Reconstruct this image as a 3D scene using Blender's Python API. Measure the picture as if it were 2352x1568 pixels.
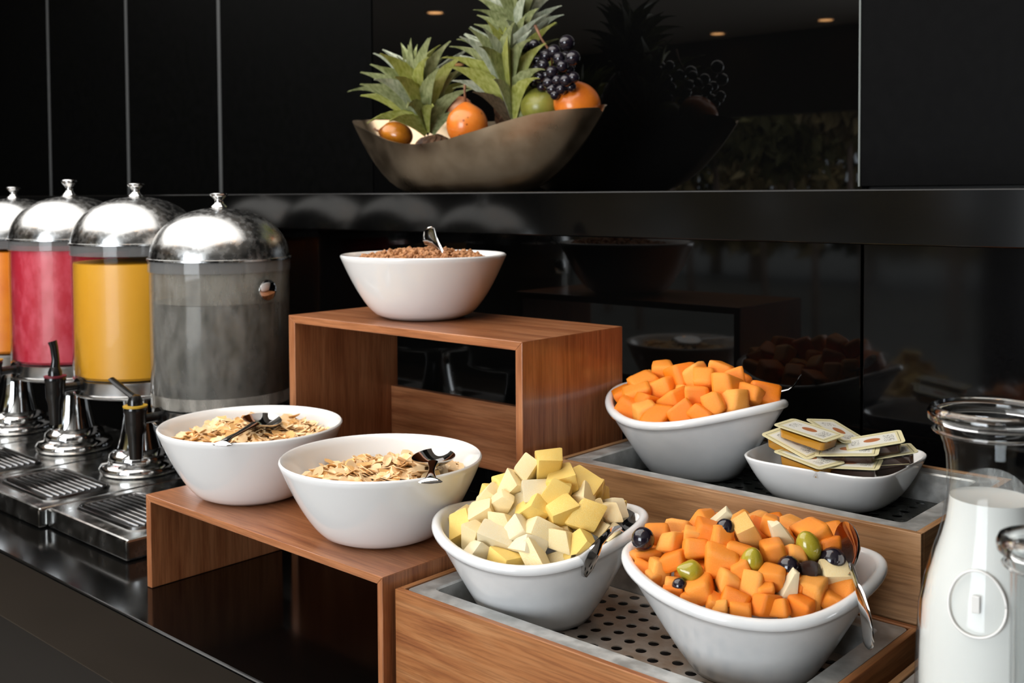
import bpy, bmesh, math, random
import numpy as np
from mathutils import Vector, Matrix, Euler, noise

for _o in list(bpy.data.objects):
    bpy.data.objects.remove(_o)
S = bpy.context.scene
COL = S.collection
R = math.radians
PI = math.pi

# ------------------------------------------------------------------ camera
# calibrated from the photograph: counter top is z = 0, the buffet wall runs along x
F_PX, YAW, PITCH, ROLL, PCX, PCY = 2477.18, 0.734548, 0.037444, -0.0055827, 1176.0, 541.05
CAM_H = 0.55
_cy, _sy, _cp, _sp, _cr, _sr = math.cos(YAW), math.sin(YAW), math.cos(PITCH), math.sin(PITCH), math.cos(ROLL), math.sin(ROLL)
_fwd = Vector((-_sy * _cp, _cy * _cp, -_sp))
_right = Vector((_cy, _sy, 0))
_up = _right.cross(_fwd)
_r2 = _cr * _right + _sr * _up
_u2 = -_sr * _right + _cr * _up
CAMP = Vector((0, 0, CAM_H))
cam_data = bpy.data.cameras.new('camera')
cam = bpy.data.objects.new('camera', cam_data)
COL.objects.link(cam)
cam.matrix_world = Matrix(((_r2.x, _u2.x, -_fwd.x, 0), (_r2.y, _u2.y, -_fwd.y, 0), (_r2.z, _u2.z, -_fwd.z, CAM_H), (0, 0, 0, 1)))
cam_data.sensor_width = 36.0
cam_data.sensor_fit = 'HORIZONTAL'
cam_data.lens = F_PX / 2352 * 36
cam_data.shift_x = 0.0
cam_data.shift_y = -(784 - PCY) / 2352
cam_data.clip_start = 0.02
cam_data.clip_end = 200
cam_data.dof.use_dof = True
cam_data.dof.focus_distance = 1.16
cam_data.dof.aperture_fstop = 9.0
S.camera = cam


def ray(x, y):
    d = _r2 * ((x - PCX) / F_PX) - _u2 * ((y - PCY) / F_PX) + _fwd
    return d


def onz(x, y, z):
    d = ray(x, y)
    return CAMP + d * ((z - CAM_H) / d.z)


def ony(x, y, Y):
    d = ray(x, y)
    return CAMP + d * (Y / d.y)


def atd(x, y, depth):
    return CAMP + ray(x, y) * depth


# ------------------------------------------------------------------ light
S.view_settings.view_transform = 'Standard'
S.view_settings.look = 'None'
S.view_settings.gamma = 1.0
S.view_settings.use_curve_mapping = False
S.view_settings.exposure = 0.45
world = bpy.data.worlds.new('sky')
S.world = world
world.use_nodes = True
world.node_tree.nodes['Background'].inputs[0].default_value = (0.80, 0.90, 1.0, 1)
world.node_tree.nodes['Background'].inputs[1].default_value = 2.3
CEIL_LIGHT = 2.3          # luminous ceiling panel above the buffet
LAMP = 15.0               # small warm downlights
WINDOW_W = 100.0           # daylight coming in through the terrace opening
S.cycles.caustics_reflective = False
S.cycles.caustics_refractive = False
S.cycles.sample_clamp_indirect = 6.0
S.cycles.use_light_tree = False
S.cycles.max_bounces = 6
S.cycles.diffuse_bounces = 3
S.cycles.glossy_bounces = 4
S.cycles.transmission_bounces = 5
S.cycles.transparent_max_bounces = 10


# ------------------------------------------------------------------ helpers
def tag(o, label=None, cat=None, group=None, kind=None):
    if label: o['label'] = label
    if cat: o['category'] = cat
    if group: o['group'] = group
    if kind: o['kind'] = kind
    return o


def empty(name, loc, label, cat, group=None, rz=0.0):
    o = bpy.data.objects.new(name, None)
    COL.objects.link(o)
    o.location = loc
    o.rotation_euler = (0, 0, rz)
    o.empty_display_size = 0.02
    return tag(o, label, cat, group)


class MB:
    def __init__(s):
        s.v = []
        s.f = []

    def add(s, vs, fs):
        n = len(s.v)
        s.v += [tuple(p) for p in vs]
        s.f += [tuple(i + n for i in f) for f in fs]
        return s

    def box(s, x0, x1, y0, y1, z0, z1):
        vs = [(x, y, z) for z in (z0, z1) for y in (y0, y1) for x in (x0, x1)]
        return s.add(vs, [(0, 2, 3, 1), (4, 5, 7, 6), (0, 1, 5, 4), (2, 6, 7, 3), (0, 4, 6, 2), (1, 3, 7, 5)])

    def loft(s, rings, close=True, cap0=True, cap1=True, loop=False):
        n = len(rings[0])
        vs = [p for r in rings for p in r]
        fs = []
        m = len(rings)
        for i in range(m if loop else m - 1):
            j = (i + 1) % m
            for k in range(n if close else n - 1):
                l = (k + 1) % n
                fs.append((i * n + k, i * n + l, j * n + l, j * n + k))
        if not loop:
            if cap0: fs.append(tuple(reversed(range(n))))
            if cap1: fs.append(tuple((m - 1) * n + k for k in range(n)))
        return s.add(vs, fs)

    def lathe(s, prof, n=32, c=(0, 0, 0), cap0=True, cap1=True, loop=False):
        rings = [[(c[0] + r * math.cos(2 * PI * k / n), c[1] + r * math.sin(2 * PI * k / n), c[2] + z) for k in range(n)] for r, z in prof]
        return s.loft(rings, True, cap0, cap1, loop)

    def tube(s, path, rad, n=10, flat=1.0, up=None, cap=True):
        P = [Vector(p) for p in path]
        if not hasattr(rad, '__len__'): rad = [rad] * len(P)
        rings = []
        ref = Vector(up) if up else None
        for i, p in enumerate(P):
            t = (P[min(i + 1, len(P) - 1)] - P[max(i - 1, 0)]).normalized()
            if ref is None:
                ref = Vector((0, 0, 1)) if abs(t.z) < .9 else Vector((1, 0, 0))
            a = t.cross(ref).normalized()
            b = a.cross(t).normalized()
            rr = rad[i]
            ra, rb = rr if hasattr(rr, '__len__') else (rr, rr * flat)
            rings.append([p + a * (ra * math.cos(2 * PI * k / n)) + b * (rb * math.sin(2 * PI * k / n)) for k in range(n)])
            if not up: ref = b
        return s.loft(rings, True, cap, cap)

    def mesh(s, name, mat=None, smooth=False, angle=None):
        me = bpy.data.meshes.new(name)
        me.from_pydata(s.v, [], s.f)
        me.update()
        bm = bmesh.new()
        bm.from_mesh(me)
        bmesh.ops.recalc_face_normals(bm, faces=bm.faces)
        bm.to_mesh(me)
        bm.free()
        if mat: me.materials.append(mat)
        if smooth:
            me.polygons.foreach_set('use_smooth', [True] * len(me.polygons))
            if angle:
                me.set_sharp_from_angle(angle=R(angle))
        return me

    def build(s, name, mat, parent=None, smooth=False, angle=None, bevel=0, seg=2, kind=None):
        return link(name, s.mesh(name, mat, smooth, angle), parent, bevel, seg, kind)


def link(name, me, parent=None, bevel=0, seg=2, kind=None):
    o = bpy.data.objects.new(name, me)
    COL.objects.link(o)
    if parent: o.parent = parent
    if bevel:
        b = o.modifiers.new('bevel', 'BEVEL')
        b.width = bevel
        b.segments = seg
        b.limit_method = 'ANGLE'
        b.angle_limit = R(35)
        b.harden_normals = False
    if kind: o['kind'] = kind
    return o


def boxpart(name, mat, parent, x0, x1, y0, y1, z0, z1, bevel=.0012, kind=None):
    return MB().box(x0, x1, y0, y1, z0, z1).build(name, mat, parent, bevel=bevel, kind=kind)


# ------------------------------------------------------------------ materials
def newmat(name):
    m = bpy.data.materials.new(name)
    m.use_nodes = True
    nt = m.node_tree
    b = nt.nodes['Principled BSDF']
    return m, nt, b


def setp(b, **kw):
    names = dict(col='Base Color', rough='Roughness', metal='Metallic', spec='Specular IOR Level', ior='IOR', trans='Transmission Weight',
                 coat='Coat Weight', coatr='Coat Roughness', sss='Subsurface Weight', sscale='Subsurface Scale', srad='Subsurface Radius',
                 alpha='Alpha', emit='Emission Color', estr='Emission Strength')
    for k, v in kw.items():
        if k in ('col', 'emit'): v = (*v, 1)
        b.inputs[names[k]].default_value = v


def node(nt, t, **kw):
    n = nt.nodes.new(t)
    for k, v in kw.items():
        if k.startswith('i_'):
            n.inputs[k[2:]].default_value = v
        else:
            setattr(n, k, v)
    return n


def coords(nt, scale=(1, 1, 1), kind='Object'):
    t = node(nt, 'ShaderNodeTexCoord')
    m = node(nt, 'ShaderNodeMapping')
    m.inputs['Scale'].default_value = scale
    nt.links.new(t.outputs[kind], m.inputs[0])
    return m.outputs[0]


def noise_tex(nt, vec, scale, detail=4, rough=.55, dist=0.0):
    n = node(nt, 'ShaderNodeTexNoise')
    n.inputs['Scale'].default_value = scale
    n.inputs['Detail'].default_value = detail
    n.inputs['Roughness'].default_value = rough
    n.inputs['Distortion'].default_value = dist
    nt.links.new(vec, n.inputs['Vector'])
    return n.outputs['Fac']


def ramp(nt, fac, stops):
    r = node(nt, 'ShaderNodeValToRGB')
    e = r.color_ramp.elements
    while len(e) < len(stops): e.new(.5)
    for k, (p, c) in enumerate(stops):
        e[k].position = p
        e[k].color = (*c, 1) if len(c) == 3 else c
    nt.links.new(fac, r.inputs[0])
    return r.outputs[0]


def bump(nt, b, fac, strength=.2, dist=.001):
    n = node(nt, 'ShaderNodeBump')
    n.inputs['Strength'].default_value = strength
    n.inputs['Distance'].default_value = dist
    nt.links.new(fac, n.inputs['Height'])
    nt.links.new(n.outputs[0], b.inputs['Normal'])


def simple(name, col, rough=.4, **kw):
    m, nt, b = newmat(name)
    setp(b, col=col, rough=rough, **kw)
    return m


def noisy(name, c1, c2, scale, rough=.4, bstr=0, bdist=.001, stretch=(1, 1, 1), lo=.35, hi=.65, detail=4, rr=None, **kw):
    m, nt, b = newmat(name)
    setp(b, rough=rough, **kw)
    v = coords(nt, stretch)
    f = noise_tex(nt, v, scale, detail)
    nt.links.new(ramp(nt, f, [(lo, c1), (hi, c2)]), b.inputs['Base Color'])
    if rr:
        mr = node(nt, 'ShaderNodeMapRange')
        nt.links.new(f, mr.inputs[0])
        mr.inputs[1].default_value, mr.inputs[2].default_value = lo, hi
        mr.inputs[3].default_value, mr.inputs[4].default_value = rr
        nt.links.new(mr.outputs[0], b.inputs['Roughness'])
    if bstr: bump(nt, b, f, bstr, bdist)
    return m


def wood(name, dark, mid, light, axis, rough=.32, coat=.25, scale=1.0):
    m, nt, b = newmat(name)
    st = {'x': (2.2, 26, 26), 'y': (26, 2.2, 26), 'z': (26, 26, 2.2)}[axis]
    v = coords(nt, tuple(k * scale for k in st))
    f1 = noise_tex(nt, v, 2.0, 6, .6, .6)
    st2 = {'x': (5, 130, 130), 'y': (130, 5, 130), 'z': (130, 130, 5)}[axis]
    f2 = noise_tex(nt, coords(nt, st2), 3.0, 3, .6)
    c = ramp(nt, f1, [(.30, dark), (.5, mid), (.70, light)])
    c2 = ramp(nt, f2, [(.38, (.62, .58, .55)), (.56, (1, 1, 1))])
    mix = node(nt, 'ShaderNodeMix', data_type='RGBA', blend_type='MULTIPLY')
    mix.inputs[0].default_value = .7
    nt.links.new(c, mix.inputs[6])
    nt.links.new(c2, mix.inputs[7])
    nt.links.new(mix.outputs[2], b.inputs['Base Color'])
    setp(b, rough=rough, coat=coat, coatr=.12)
    bump(nt, b, f2, .12, .0006)
    return m


def thin_glass(name, tint=(1, 1, 1), ior=1.45, rough=0.0, haze=0.0, hcol=(.6, .6, .6), hscale=0):
    m = bpy.data.materials.new(name)
    m.use_nodes = True
    nt = m.node_tree
    nt.nodes.clear()
    out = node(nt, 'ShaderNodeOutputMaterial')
    tr = node(nt, 'ShaderNodeBsdfTransparent')
    tr.inputs[0].default_value = (*tint, 1)
    gl = node(nt, 'ShaderNodeBsdfGlossy')
    gl.inputs['Roughness'].default_value = rough
    lw = node(nt, 'ShaderNodeLayerWeight')
    lw.inputs['Blend'].default_value = .5
    pw = node(nt, 'ShaderNodeMath', operation='POWER')
    nt.links.new(lw.outputs['Facing'], pw.inputs[0])
    pw.inputs[1].default_value = 4.0
    fr = node(nt, 'ShaderNodeMapRange')
    nt.links.new(pw.outputs[0], fr.inputs[0])
    fr.inputs[3].default_value = ((ior - 1) / (ior + 1)) ** 2
    fr.inputs[4].default_value = .85
    mx = node(nt, 'ShaderNodeMixShader')
    base = tr.outputs[0]
    if haze:
        df = node(nt, 'ShaderNodeBsdfDiffuse')
        df.inputs[0].default_value = (*hcol, 1)
        m2 = node(nt, 'ShaderNodeMixShader')
        if hscale:
            f = noise_tex(nt, coords(nt, (1, 1, .35)), hscale, 6, .65)
            mr = node(nt, 'ShaderNodeMapRange')
            nt.links.new(f, mr.inputs[0])
            mr.inputs[1].default_value, mr.inputs[2].default_value = .35, .65
            mr.inputs[3].default_value, mr.inputs[4].default_value = haze * .5, haze * 1.5
            nt.links.new(mr.outputs[0], m2.inputs[0])
        else:
            m2.inputs[0].default_value = haze
        nt.links.new(tr.outputs[0], m2.inputs[1])
        nt.links.new(df.outputs[0], m2.inputs[2])
        base = m2.outputs[0]
    nt.links.new(fr.outputs[0], mx.inputs[0])
    nt.links.new(base, mx.inputs[1])
    nt.links.new(gl.outputs[0], mx.inputs[2])
    nt.links.new(mx.outputs[0], out.inputs[0])
    return m


M = {}
M['granite'] = noisy('black_granite', (.0012, .0012, .0012), (.009, .0092, .009), 900, .11, lo=.52, hi=.80, detail=2, ior=1.42)
M['black_glass'] = simple('black_glass', (.002, .002, .002), .015, ior=1.45)
M['wall_gloss'] = noisy('black_gloss_panel', (.0010, .0010, .0010), (.0035, .0035, .0033), 600, .04, lo=.4, hi=.8, ior=1.36)
M['wall_gloss2'] = noisy('black_gloss_panel_worn', (.0015, .0015, .0017), (.0032, .0032, .0036), 300, .07, lo=.4, hi=.8, ior=1.42)
M['panel_matte'] = noisy('black_laminate', (.0009, .0010, .0009), (.0016, .0016, .0016), 40, .5, spec=.03)
M['panel_grey'] = noisy('charcoal_laminate', (.0025, .0025, .0027), (.0034, .0034, .0036), 60, .5, spec=.04)
M['seam'] = simple('dark_aluminium_strip', (.06, .062, .062), .5)
M['edge_glint'] = simple('painted_edge_glint', (.20, .22, .21), .35)  # pale colour stands in for light caught on a panel edge
M['cabinet'] = simple('black_cabinet', (.004, .004, .004), .5)
RD, RM, RL = (.26, .085, .032), (.38, .145, .058), (.48, .205, .090)
for ax in 'xyz':
    M['riser_' + ax] = wood('cherry_veneer_' + ax, RD, RM, RL, ax, .30, .3)
    M['tray1_' + ax] = wood('reddish_oak_' + ax, (.24, .075, .022), (.37, .145, .048), (.46, .22, .090), ax, .42, .1, 1.1)
    M['tray2_' + ax] = wood('brown_oak_' + ax, (.24, .115, .045), (.37, .195, .085), (.45, .26, .13), ax, .45, .08, 1.1)
M['chrome'] = noisy('chrome', (.62, .62, .62), (.70, .70, .69), 60, .06, metal=1.0)
M['lid'] = noisy('brushed_lid_steel', (.36, .36, .355), (.47, .47, .46), 90, .16, metal=1.0, rr=(.17, .32))
M['steel'] = noisy('stainless_plate', (.46, .46, .45), (.60, .60, .58), 30, .2, metal=1.0, rr=(.14, .28))
M['collar'] = noisy('collar_steel', (.42, .42, .42), (.52, .52, .51), 50, .25, metal=1.0)
M['grate'] = simple('dark_steel_grate', (.22, .22, .22), .22, metal=1.0)
M['pan'] = noisy('galvanised_pan', (.42, .42, .40), (.62, .62, .60), 55, .45, metal=.6, rr=(.32, .5), bstr=.08)
M['perf'] = noisy('stained_perforated_steel', (.33, .25, .185), (.50, .45, .40), 22, .42, metal=.35, lo=.38, hi=.62, rr=(.35, .5))
M['perf_dark'] = noisy('wet_dark_perforated_steel', (.035, .04, .037), (.09, .095, .09), 22, .25, metal=.5, lo=.38, hi=.62, rr=(.12, .35))
M['under'] = simple('shade_toned_pan_bottom', (.03, .03, .032), .5, metal=.3)  # darker than the pan itself: shade under the holes put into the colour
M['porcelain'] = simple('white_porcelain', (.80, .80, .79), .13, coat=.3, coatr=.05)
M['porcelain2'] = noisy('white_stoneware', (.74, .75, .75), (.80, .805, .80), 25, .16, coat=.3, coatr=.06)
M['spoon'] = simple('polished_cutlery_steel', (.62, .61, .60), .07, metal=1.0)
M['spoon_edge'] = simple('bright_cutlery_rim', (.80, .80, .80), .10, metal=1.0)
M['black_plastic'] = simple('black_tap_plastic', (.006, .006, .006), .18)
M['tap_yellow'] = simple('yellow_tap_ring', (.45, .28, .03), .3)
M['tap_red'] = simple('dark_red_tap_ring', (.10, .012, .02), .3)
M['tank'] = thin_glass('clear_tank', (.97, .97, .96), 1.13, 0)
M['tank_fog'] = thin_glass('fogged_tank', (.86, .86, .84), 1.25, .05, .13, (.55, .53, .49), 55)
M['fog_film'] = thin_glass('condensation_film', (.9, .9, .88), 1.1, .1, .26, (.66, .62, .55), 40)
M['band'] = thin_glass('clear_band', (.75, .75, .74), 1.3, .05, .16, (.5, .5, .5))
M['carafe'] = thin_glass('carafe_glass', (.97, .98, .98), 1.25)
m_, nt_, b_ = newmat('solid_glass')
setp(b_, col=(1, 1, 1), rough=0, trans=1.0, ior=1.5)
M['solid_glass'] = m_
M['milk'] = simple('milk', (.80, .79, .755), .45, spec=.15)
M['milk_film'] = thin_glass('milk_film', (.9, .9, .9), 1.1, .3, .22, (.8, .8, .78), 160)
M['j_orange'] = noisy('orange_juice', (.80, .20, .004), (.88, .26, .006), 20, .35)
M['j_pink'] = noisy('berry_juice', (.50, .022, .045), (.62, .07, .11), 38, .4, lo=.42, hi=.62, stretch=(1, 1, .6))
M['j_yellow'] = noisy('yellow_juice', (.74, .34, .020), (.78, .38, .028), 8, .4)
M['water'] = noisy('cloudy_water', (.012, .0125, .010), (.060, .057, .043), 34, .25, lo=.36, hi=.66, stretch=(1, 1, .5), detail=7)
M['papaya'] = noisy('papaya_flesh', (.95, .255, .012), (.98, .36, .045), 60, .24, bstr=.55, bdist=.0016)
M['papaya2'] = noisy('papaya_flesh_pale', (.97, .34, .035), (1.0, .46, .10), 70, .24, bstr=.55, bdist=.0016)
M['papaya_deep'] = noisy('papaya_flesh_deep', (.90, .20, .006), (.94, .27, .012), 50, .24, bstr=.55, bdist=.0016)
M['pine'] = noisy('pineapple_flesh', (.94, .70, .28), (.96, .83, .56), 45, .32, bstr=.5, bdist=.0016, stretch=(1, 1, 3.5))
M['pine2'] = noisy('pineapple_flesh_pale', (.94, .77, .42), (.95, .86, .66), 60, .34, bstr=.6, bdist=.0018, stretch=(1, 1, 3.5))
M['pine3'] = noisy('pineapple_flesh_golden', (.92, .58, .09), (.95, .73, .26), 50, .30, bstr=.5, bdist=.0016, stretch=(1, 1, 3.5))
M['pine_orange'] = noisy('pineapple_flesh_stained', (.86, .40, .06), (.90, .58, .22), 60, .25, bstr=.5, bdist=.0016, stretch=(1, 1, 3.5))
M['grape_black'] = noisy('black_grape_skin', (.004, .004, .006), (.018, .012, .022), 45, .16, coat=.4)
M['grape_cut'] = noisy('cut_grape_flesh', (.006, .002, .003), (.05, .014, .006), 90, .15, bstr=.6, bdist=.002)
M['grape_green'] = noisy('green_grape_skin', (.31, .245, .012), (.41, .34, .035), 30, .18, coat=.3)
M['flake'] = noisy('corn_flake', (.97, .60, .26), (1.0, .78, .50), 55, .6, bstr=.6, bdist=.0015)
M['flake2'] = noisy('corn_flake_toasted', (.90, .45, .11), (.97, .64, .28), 55, .55, bstr=.6, bdist=.0015)
M['granola'] = noisy('granola', (.26, .10, .032), (.55, .26, .10), 130, .6, bstr=.5)
M['bowl_metal'] = noisy('brushed_champagne_metal', (.46, .34, .22), (.58, .45, .31), 12, .4, metal=1.0, rr=(.26, .38))
M['leaf'] = noisy('pineapple_leaf', (.14, .17, .055), (.40, .42, .21), 26, .45, stretch=(1, 1, .4), lo=.32, hi=.68)
M['leaf2'] = noisy('pineapple_leaf_bright', (.26, .28, .04), (.48, .49, .16), 26, .42, stretch=(1, 1, .4))
M['leaf3'] = noisy('pineapple_leaf_grey', (.27, .31, .21), (.54, .57, .44), 30, .5, stretch=(1, 1, .4))
M['leaf_brown'] = noisy('pineapple_leaf_dry', (.050, .032, .015), (.13, .085, .05), 30, .55, stretch=(1, 1, .4))
M['pine_skin'] = noisy('pineapple_skin', (.045, .022, .012), (.22, .11, .06), 70, .6, bstr=.6, bdist=.002)
M['granadilla'] = noisy('granadilla_skin', (.66, .14, .010), (.80, .22, .022), 24, .28, coat=.2)
m_, nt_, b_ = newmat('granadilla_spotted')
v_ = coords(nt_)
f_ = noise_tex(nt_, v_, 24, 3)
vo_ = node(nt_, 'ShaderNodeTexVoronoi')
vo_.inputs['Scale'].default_value = 70
nt_.links.new(v_, vo_.inputs['Vector'])
sp_ = ramp(nt_, vo_.outputs['Distance'], [(.12, (.25, .10, .05)), (.2, (1, 1, 1))])
mx_ = node(nt_, 'ShaderNodeMix', data_type='RGBA', blend_type='MULTIPLY')
mx_.inputs[0].default_value = .8
nt_.links.new(ramp(nt_, f_, [(.35, (.68, .15, .012)), (.65, (.80, .23, .03))]), mx_.inputs[6])
nt_.links.new(sp_, mx_.inputs[7])
nt_.links.new(mx_.outputs[2], b_.inputs['Base Color'])
setp(b_, rough=.28, coat=.2)
M['granadilla_spot'] = m_
M['tamarillo'] = noisy('red_fruit_skin', (.10, .012, .006), (.60, .20, .012), 14, .22, lo=.38, hi=.62, coat=.3)
M['apple'] = noisy('green_apple_skin', (.17, .17, .025), (.28, .27, .05), 25, .3)
M['peach'] = noisy('peach_skin', (.60, .16, .05), (.75, .36, .20), 25, .4)
M['stem'] = noisy('dry_stem', (.12, .045, .02), (.25, .11, .05), 60, .6)
M['foil_edge'] = simple('cream_foil', (.70, .64, .40), .4)
M['honey'] = simple('amber_honey', (.58, .27, .02), .08, coat=.5)
M['syrup'] = simple('dark_syrup', (.035, .010, .005), .06, coat=.5)
M['cup'] = thin_glass('clear_blister', (.92, .90, .88), 1.45)
M['ink'] = simple('black_ink', (.02, .02, .02), .5)
M['ceil'] = simple('white_ceiling', (.74, .72, .68), .8)
M['dark_wall'] = simple('dark_room_wall', (.035, .032, .028), .7)
M['floor'] = noisy('brown_floor', (.20, .16, .12), (.28, .22, .17), 3, .4, stretch=(1, 8, 1))
M['terrace'] = noisy('terrace_paving', (.12, .11, .085), (.18, .16, .13), 3, .7)
M['bark'] = noisy('bark', (.34, .22, .16), (.60, .42, .32), 9, .8, stretch=(4, 4, 1))
M['foliage'] = noisy('foliage', (.10, .10, .03), (.40, .33, .11), 1.4, .6)
M['foliage2'] = noisy('foliage_warm', (.20, .14, .05), (.55, .38, .15), 1.4, .6)
m_, nt_, b_ = newmat('lit_diffuser')
setp(b_, col=(.8, .8, .8), emit=(1.0, .975, .94), estr=CEIL_LIGHT)
M['diffuser'] = m_
m_, nt_, b_ = newmat('warm_lamp')
setp(b_, col=(.8, .6, .4), emit=(1.0, .50, .19), estr=LAMP)
M['lamp'] = m_
M['white_paint'] = simple('white_paint', (.7, .7, .7), .5)

# honey packet lid print: cream foil, white field with a fine frame, brown oval and dark script
m_, nt_, b_ = newmat('printed_foil')
tc_ = node(nt_, 'ShaderNodeTexCoord')
sx_ = node(nt_, 'ShaderNodeSeparateXYZ')
nt_.links.new(tc_.outputs['Object'], sx_.inputs[0])


def math_(op, a, b=None, c=None):
    n = node(nt_, 'ShaderNodeMath', operation=op)
    for i, q in enumerate((a, b, c)):
        if q is None: continue
        if isinstance(q, (int, float)): n.inputs[i].default_value = q
        else: nt_.links.new(q, n.inputs[i])
    return n.outputs[0]


X_, Y_ = sx_.outputs[0], sx_.outputs[1]
ax_, ay_ = math_('ABSOLUTE', X_), math_('ABSOLUTE', Y_)
field_ = math_('MULTIPLY', math_('LESS_THAN', ax_, .0245), math_('LESS_THAN', ay_, .0135))
line_ = math_('MULTIPLY', math_('LESS_THAN', ax_, .0275), math_('LESS_THAN', ay_, .0165))
inner_ = math_('MULTIPLY', math_('LESS_THAN', ax_, .0268), math_('LESS_THAN', ay_, .0158))
frame_ = math_('SUBTRACT', line_, inner_)
ell_ = math_('LESS_THAN', math_('ADD', math_('POWER', math_('DIVIDE', X_, .0085), 2), math_('POWER', math_('DIVIDE', math_('SUBTRACT', Y_, .001), .0055), 2)), 1.0)
mp_ = node(nt_, 'ShaderNodeMapping')
mp_.inputs['Scale'].default_value = (1.0, .55, 1)
nt_.links.new(tc_.outputs['Object'], mp_.inputs[0])
nn_ = noise_tex(nt_, mp_.outputs[0], 620, 1)
scr_ = math_('LESS_THAN', math_('ABSOLUTE', math_('SUBTRACT', nn_, .5)), .035)
boxa_ = math_('MULTIPLY', math_('LESS_THAN', math_('ABSOLUTE', math_('SUBTRACT', X_, .017)), .0052), math_('LESS_THAN', ay_, .0095))
boxb_ = math_('MULTIPLY', math_('LESS_THAN', math_('ABSOLUTE', math_('ADD', X_, .017)), .0042), math_('LESS_THAN', ay_, .0075))
ink_ = math_('MULTIPLY', scr_, math_('ADD', boxa_, boxb_))


def mixc_(f, a, b):
    n = node(nt_, 'ShaderNodeMix', data_type='RGBA')
    nt_.links.new(f, n.inputs[0])
    for i, q in ((6, a), (7, b)):
        if isinstance(q, tuple): n.inputs[i].default_value = (*q, 1)
        else: nt_.links.new(q, n.inputs[i])
    return n.outputs[2]


c_ = mixc_(field_, (.72, .66, .40), (.74, .73, .66))
c_ = mixc_(frame_, c_, (.14, .12, .05))
c_ = mixc_(ell_, c_, (.42, .15, .055))
c_ = mixc_(ink_, c_, (.04, .035, .03))
nt_.links.new(c_, b_.inputs['Base Color'])
setp(b_, rough=.38)
M['foil'] = m_

# ------------------------------------------------------------------ the room
FLOOR_Z, CEIL_Z = -.9, 1.70
WALL_Y, SHELF_Y, UP_Y, BACK_Y = 1.42, 1.36, 1.80, -3.40


def struct(name, mb, mat, parent=None, bevel=0):
    return mb.build(name, mat, parent, bevel=bevel, kind=None if parent else 'structure')


fl = struct('floor', MB().box(-9.2, 4.2, BACK_Y - .2, UP_Y + .2, FLOOR_Z - .1, FLOOR_Z), M['floor'])
tag(fl, 'dark brown dining room floor', 'floor')
ce = struct('ceiling', MB().box(-9.2, 4.2, BACK_Y - .2, UP_Y + .2, CEIL_Z, CEIL_Z + .1), M['ceil'])
tag(ce, 'pale dining room ceiling with small downlights', 'ceiling')
wl = struct('wall_left', MB().box(-9.2, -9.0, BACK_Y, UP_Y + .2, FLOOR_Z, CEIL_Z), M['dark_wall'])
tag(wl, 'dark side wall at the far left end of the room', 'wall')
wr = struct('wall_right', MB().box(4.0, 4.2, BACK_Y, UP_Y + .2, FLOOR_Z, CEIL_Z), M['dark_wall'])
tag(wr, 'dark side wall at the right end of the room', 'wall')
# wall opposite the buffet, with the wide terrace opening
OP0, OP1, OPZ = -5.15, -2.1, 1.12
W0, W1, WZ0, WZ1 = -1.65, .45, -.3, 1.55     # large window behind the camera
wf = struct('wall_front', MB().box(-9.0, OP0, BACK_Y - .15, BACK_Y, FLOOR_Z, CEIL_Z).box(OP1, W0, BACK_Y - .15, BACK_Y, FLOOR_Z, CEIL_Z).box(W1, 4.0, BACK_Y - .15, BACK_Y, FLOOR_Z, CEIL_Z)
            .box(W0, W1, BACK_Y - .15, BACK_Y, FLOOR_Z, WZ0).box(W0, W1, BACK_Y - .15, BACK_Y, WZ1, CEIL_Z)
            .box(OP0, OP1, BACK_Y - .15, BACK_Y, OPZ, CEIL_Z), M['dark_wall'])
tag(wf, 'dark wall facing the buffet with a wide terrace opening', 'wall')

# buffet wall behind the counter and shelf
wb = struct('wall_back', MB().box(-9.0, 4.0, UP_Y + .03, UP_Y + .2, FLOOR_Z, CEIL_Z).box(-9.0, 4.0, WALL_Y + .02, UP_Y + .03, FLOOR_Z, .47), M['cabinet'])
tag(wb, 'black buffet wall of laminate and glass panels', 'wall')
xs = [-9.0, -5.05, -4.45, -3.892, -3.327, -2.786, -2.102]
for i in range(len(xs) - 1):
    boxpart('panel', M['panel_matte'], wb, xs[i] + .006, xs[i + 1] - .006, UP_Y, UP_Y + .025, .556, CEIL_Z - .002, .001)
for x in xs[1:-1]:
    boxpart('seam_strip', M['seam'], wb, x - .0075, x + .0075, UP_Y - .002, UP_Y + .028, .556, CEIL_Z - .002, 0)
boxpart('seam_strip', M['panel_matte'], wb, -2.108, -2.098, UP_Y - .003, UP_Y + .028, .556, CEIL_Z - .002, .001)
boxpart('glass_panel', M['black_glass'], wb, -2.096, -.806, UP_Y, UP_Y + .02, .556, CEIL_Z - .002, 0)
boxpart('panel', M['panel_grey'], wb, -.803, 3.9, UP_Y - .012, UP_Y + .02, .562, CEIL_Z - .002, .001)
boxpart('edge_glint_strip', M['edge_glint'], wb, -.8065, -.8035, UP_Y - .014, UP_Y + .02, .562, CEIL_Z - .002, 0)  # added strip, paints the bright edge where the right panel catches light
boxpart('lower_panel', M['wall_gloss'], wb, -6.0, -.636, WALL_Y, WALL_Y + .02, 0.001, .481, .0008)
boxpart('lower_panel', M['wall_gloss2'], wb, -.632, 3.9, WALL_Y - .001, WALL_Y + .02, 0.001, .481, .0008)

sh = MB().box(-6.0, 3.9, SHELF_Y, UP_Y - .015, .4825, .5555).build('stone_shelf', M['granite'], bevel=.0022, seg=3)
tag(sh, 'polished black granite ledge along the wall carrying the fruit bowl', 'shelf')

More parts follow.
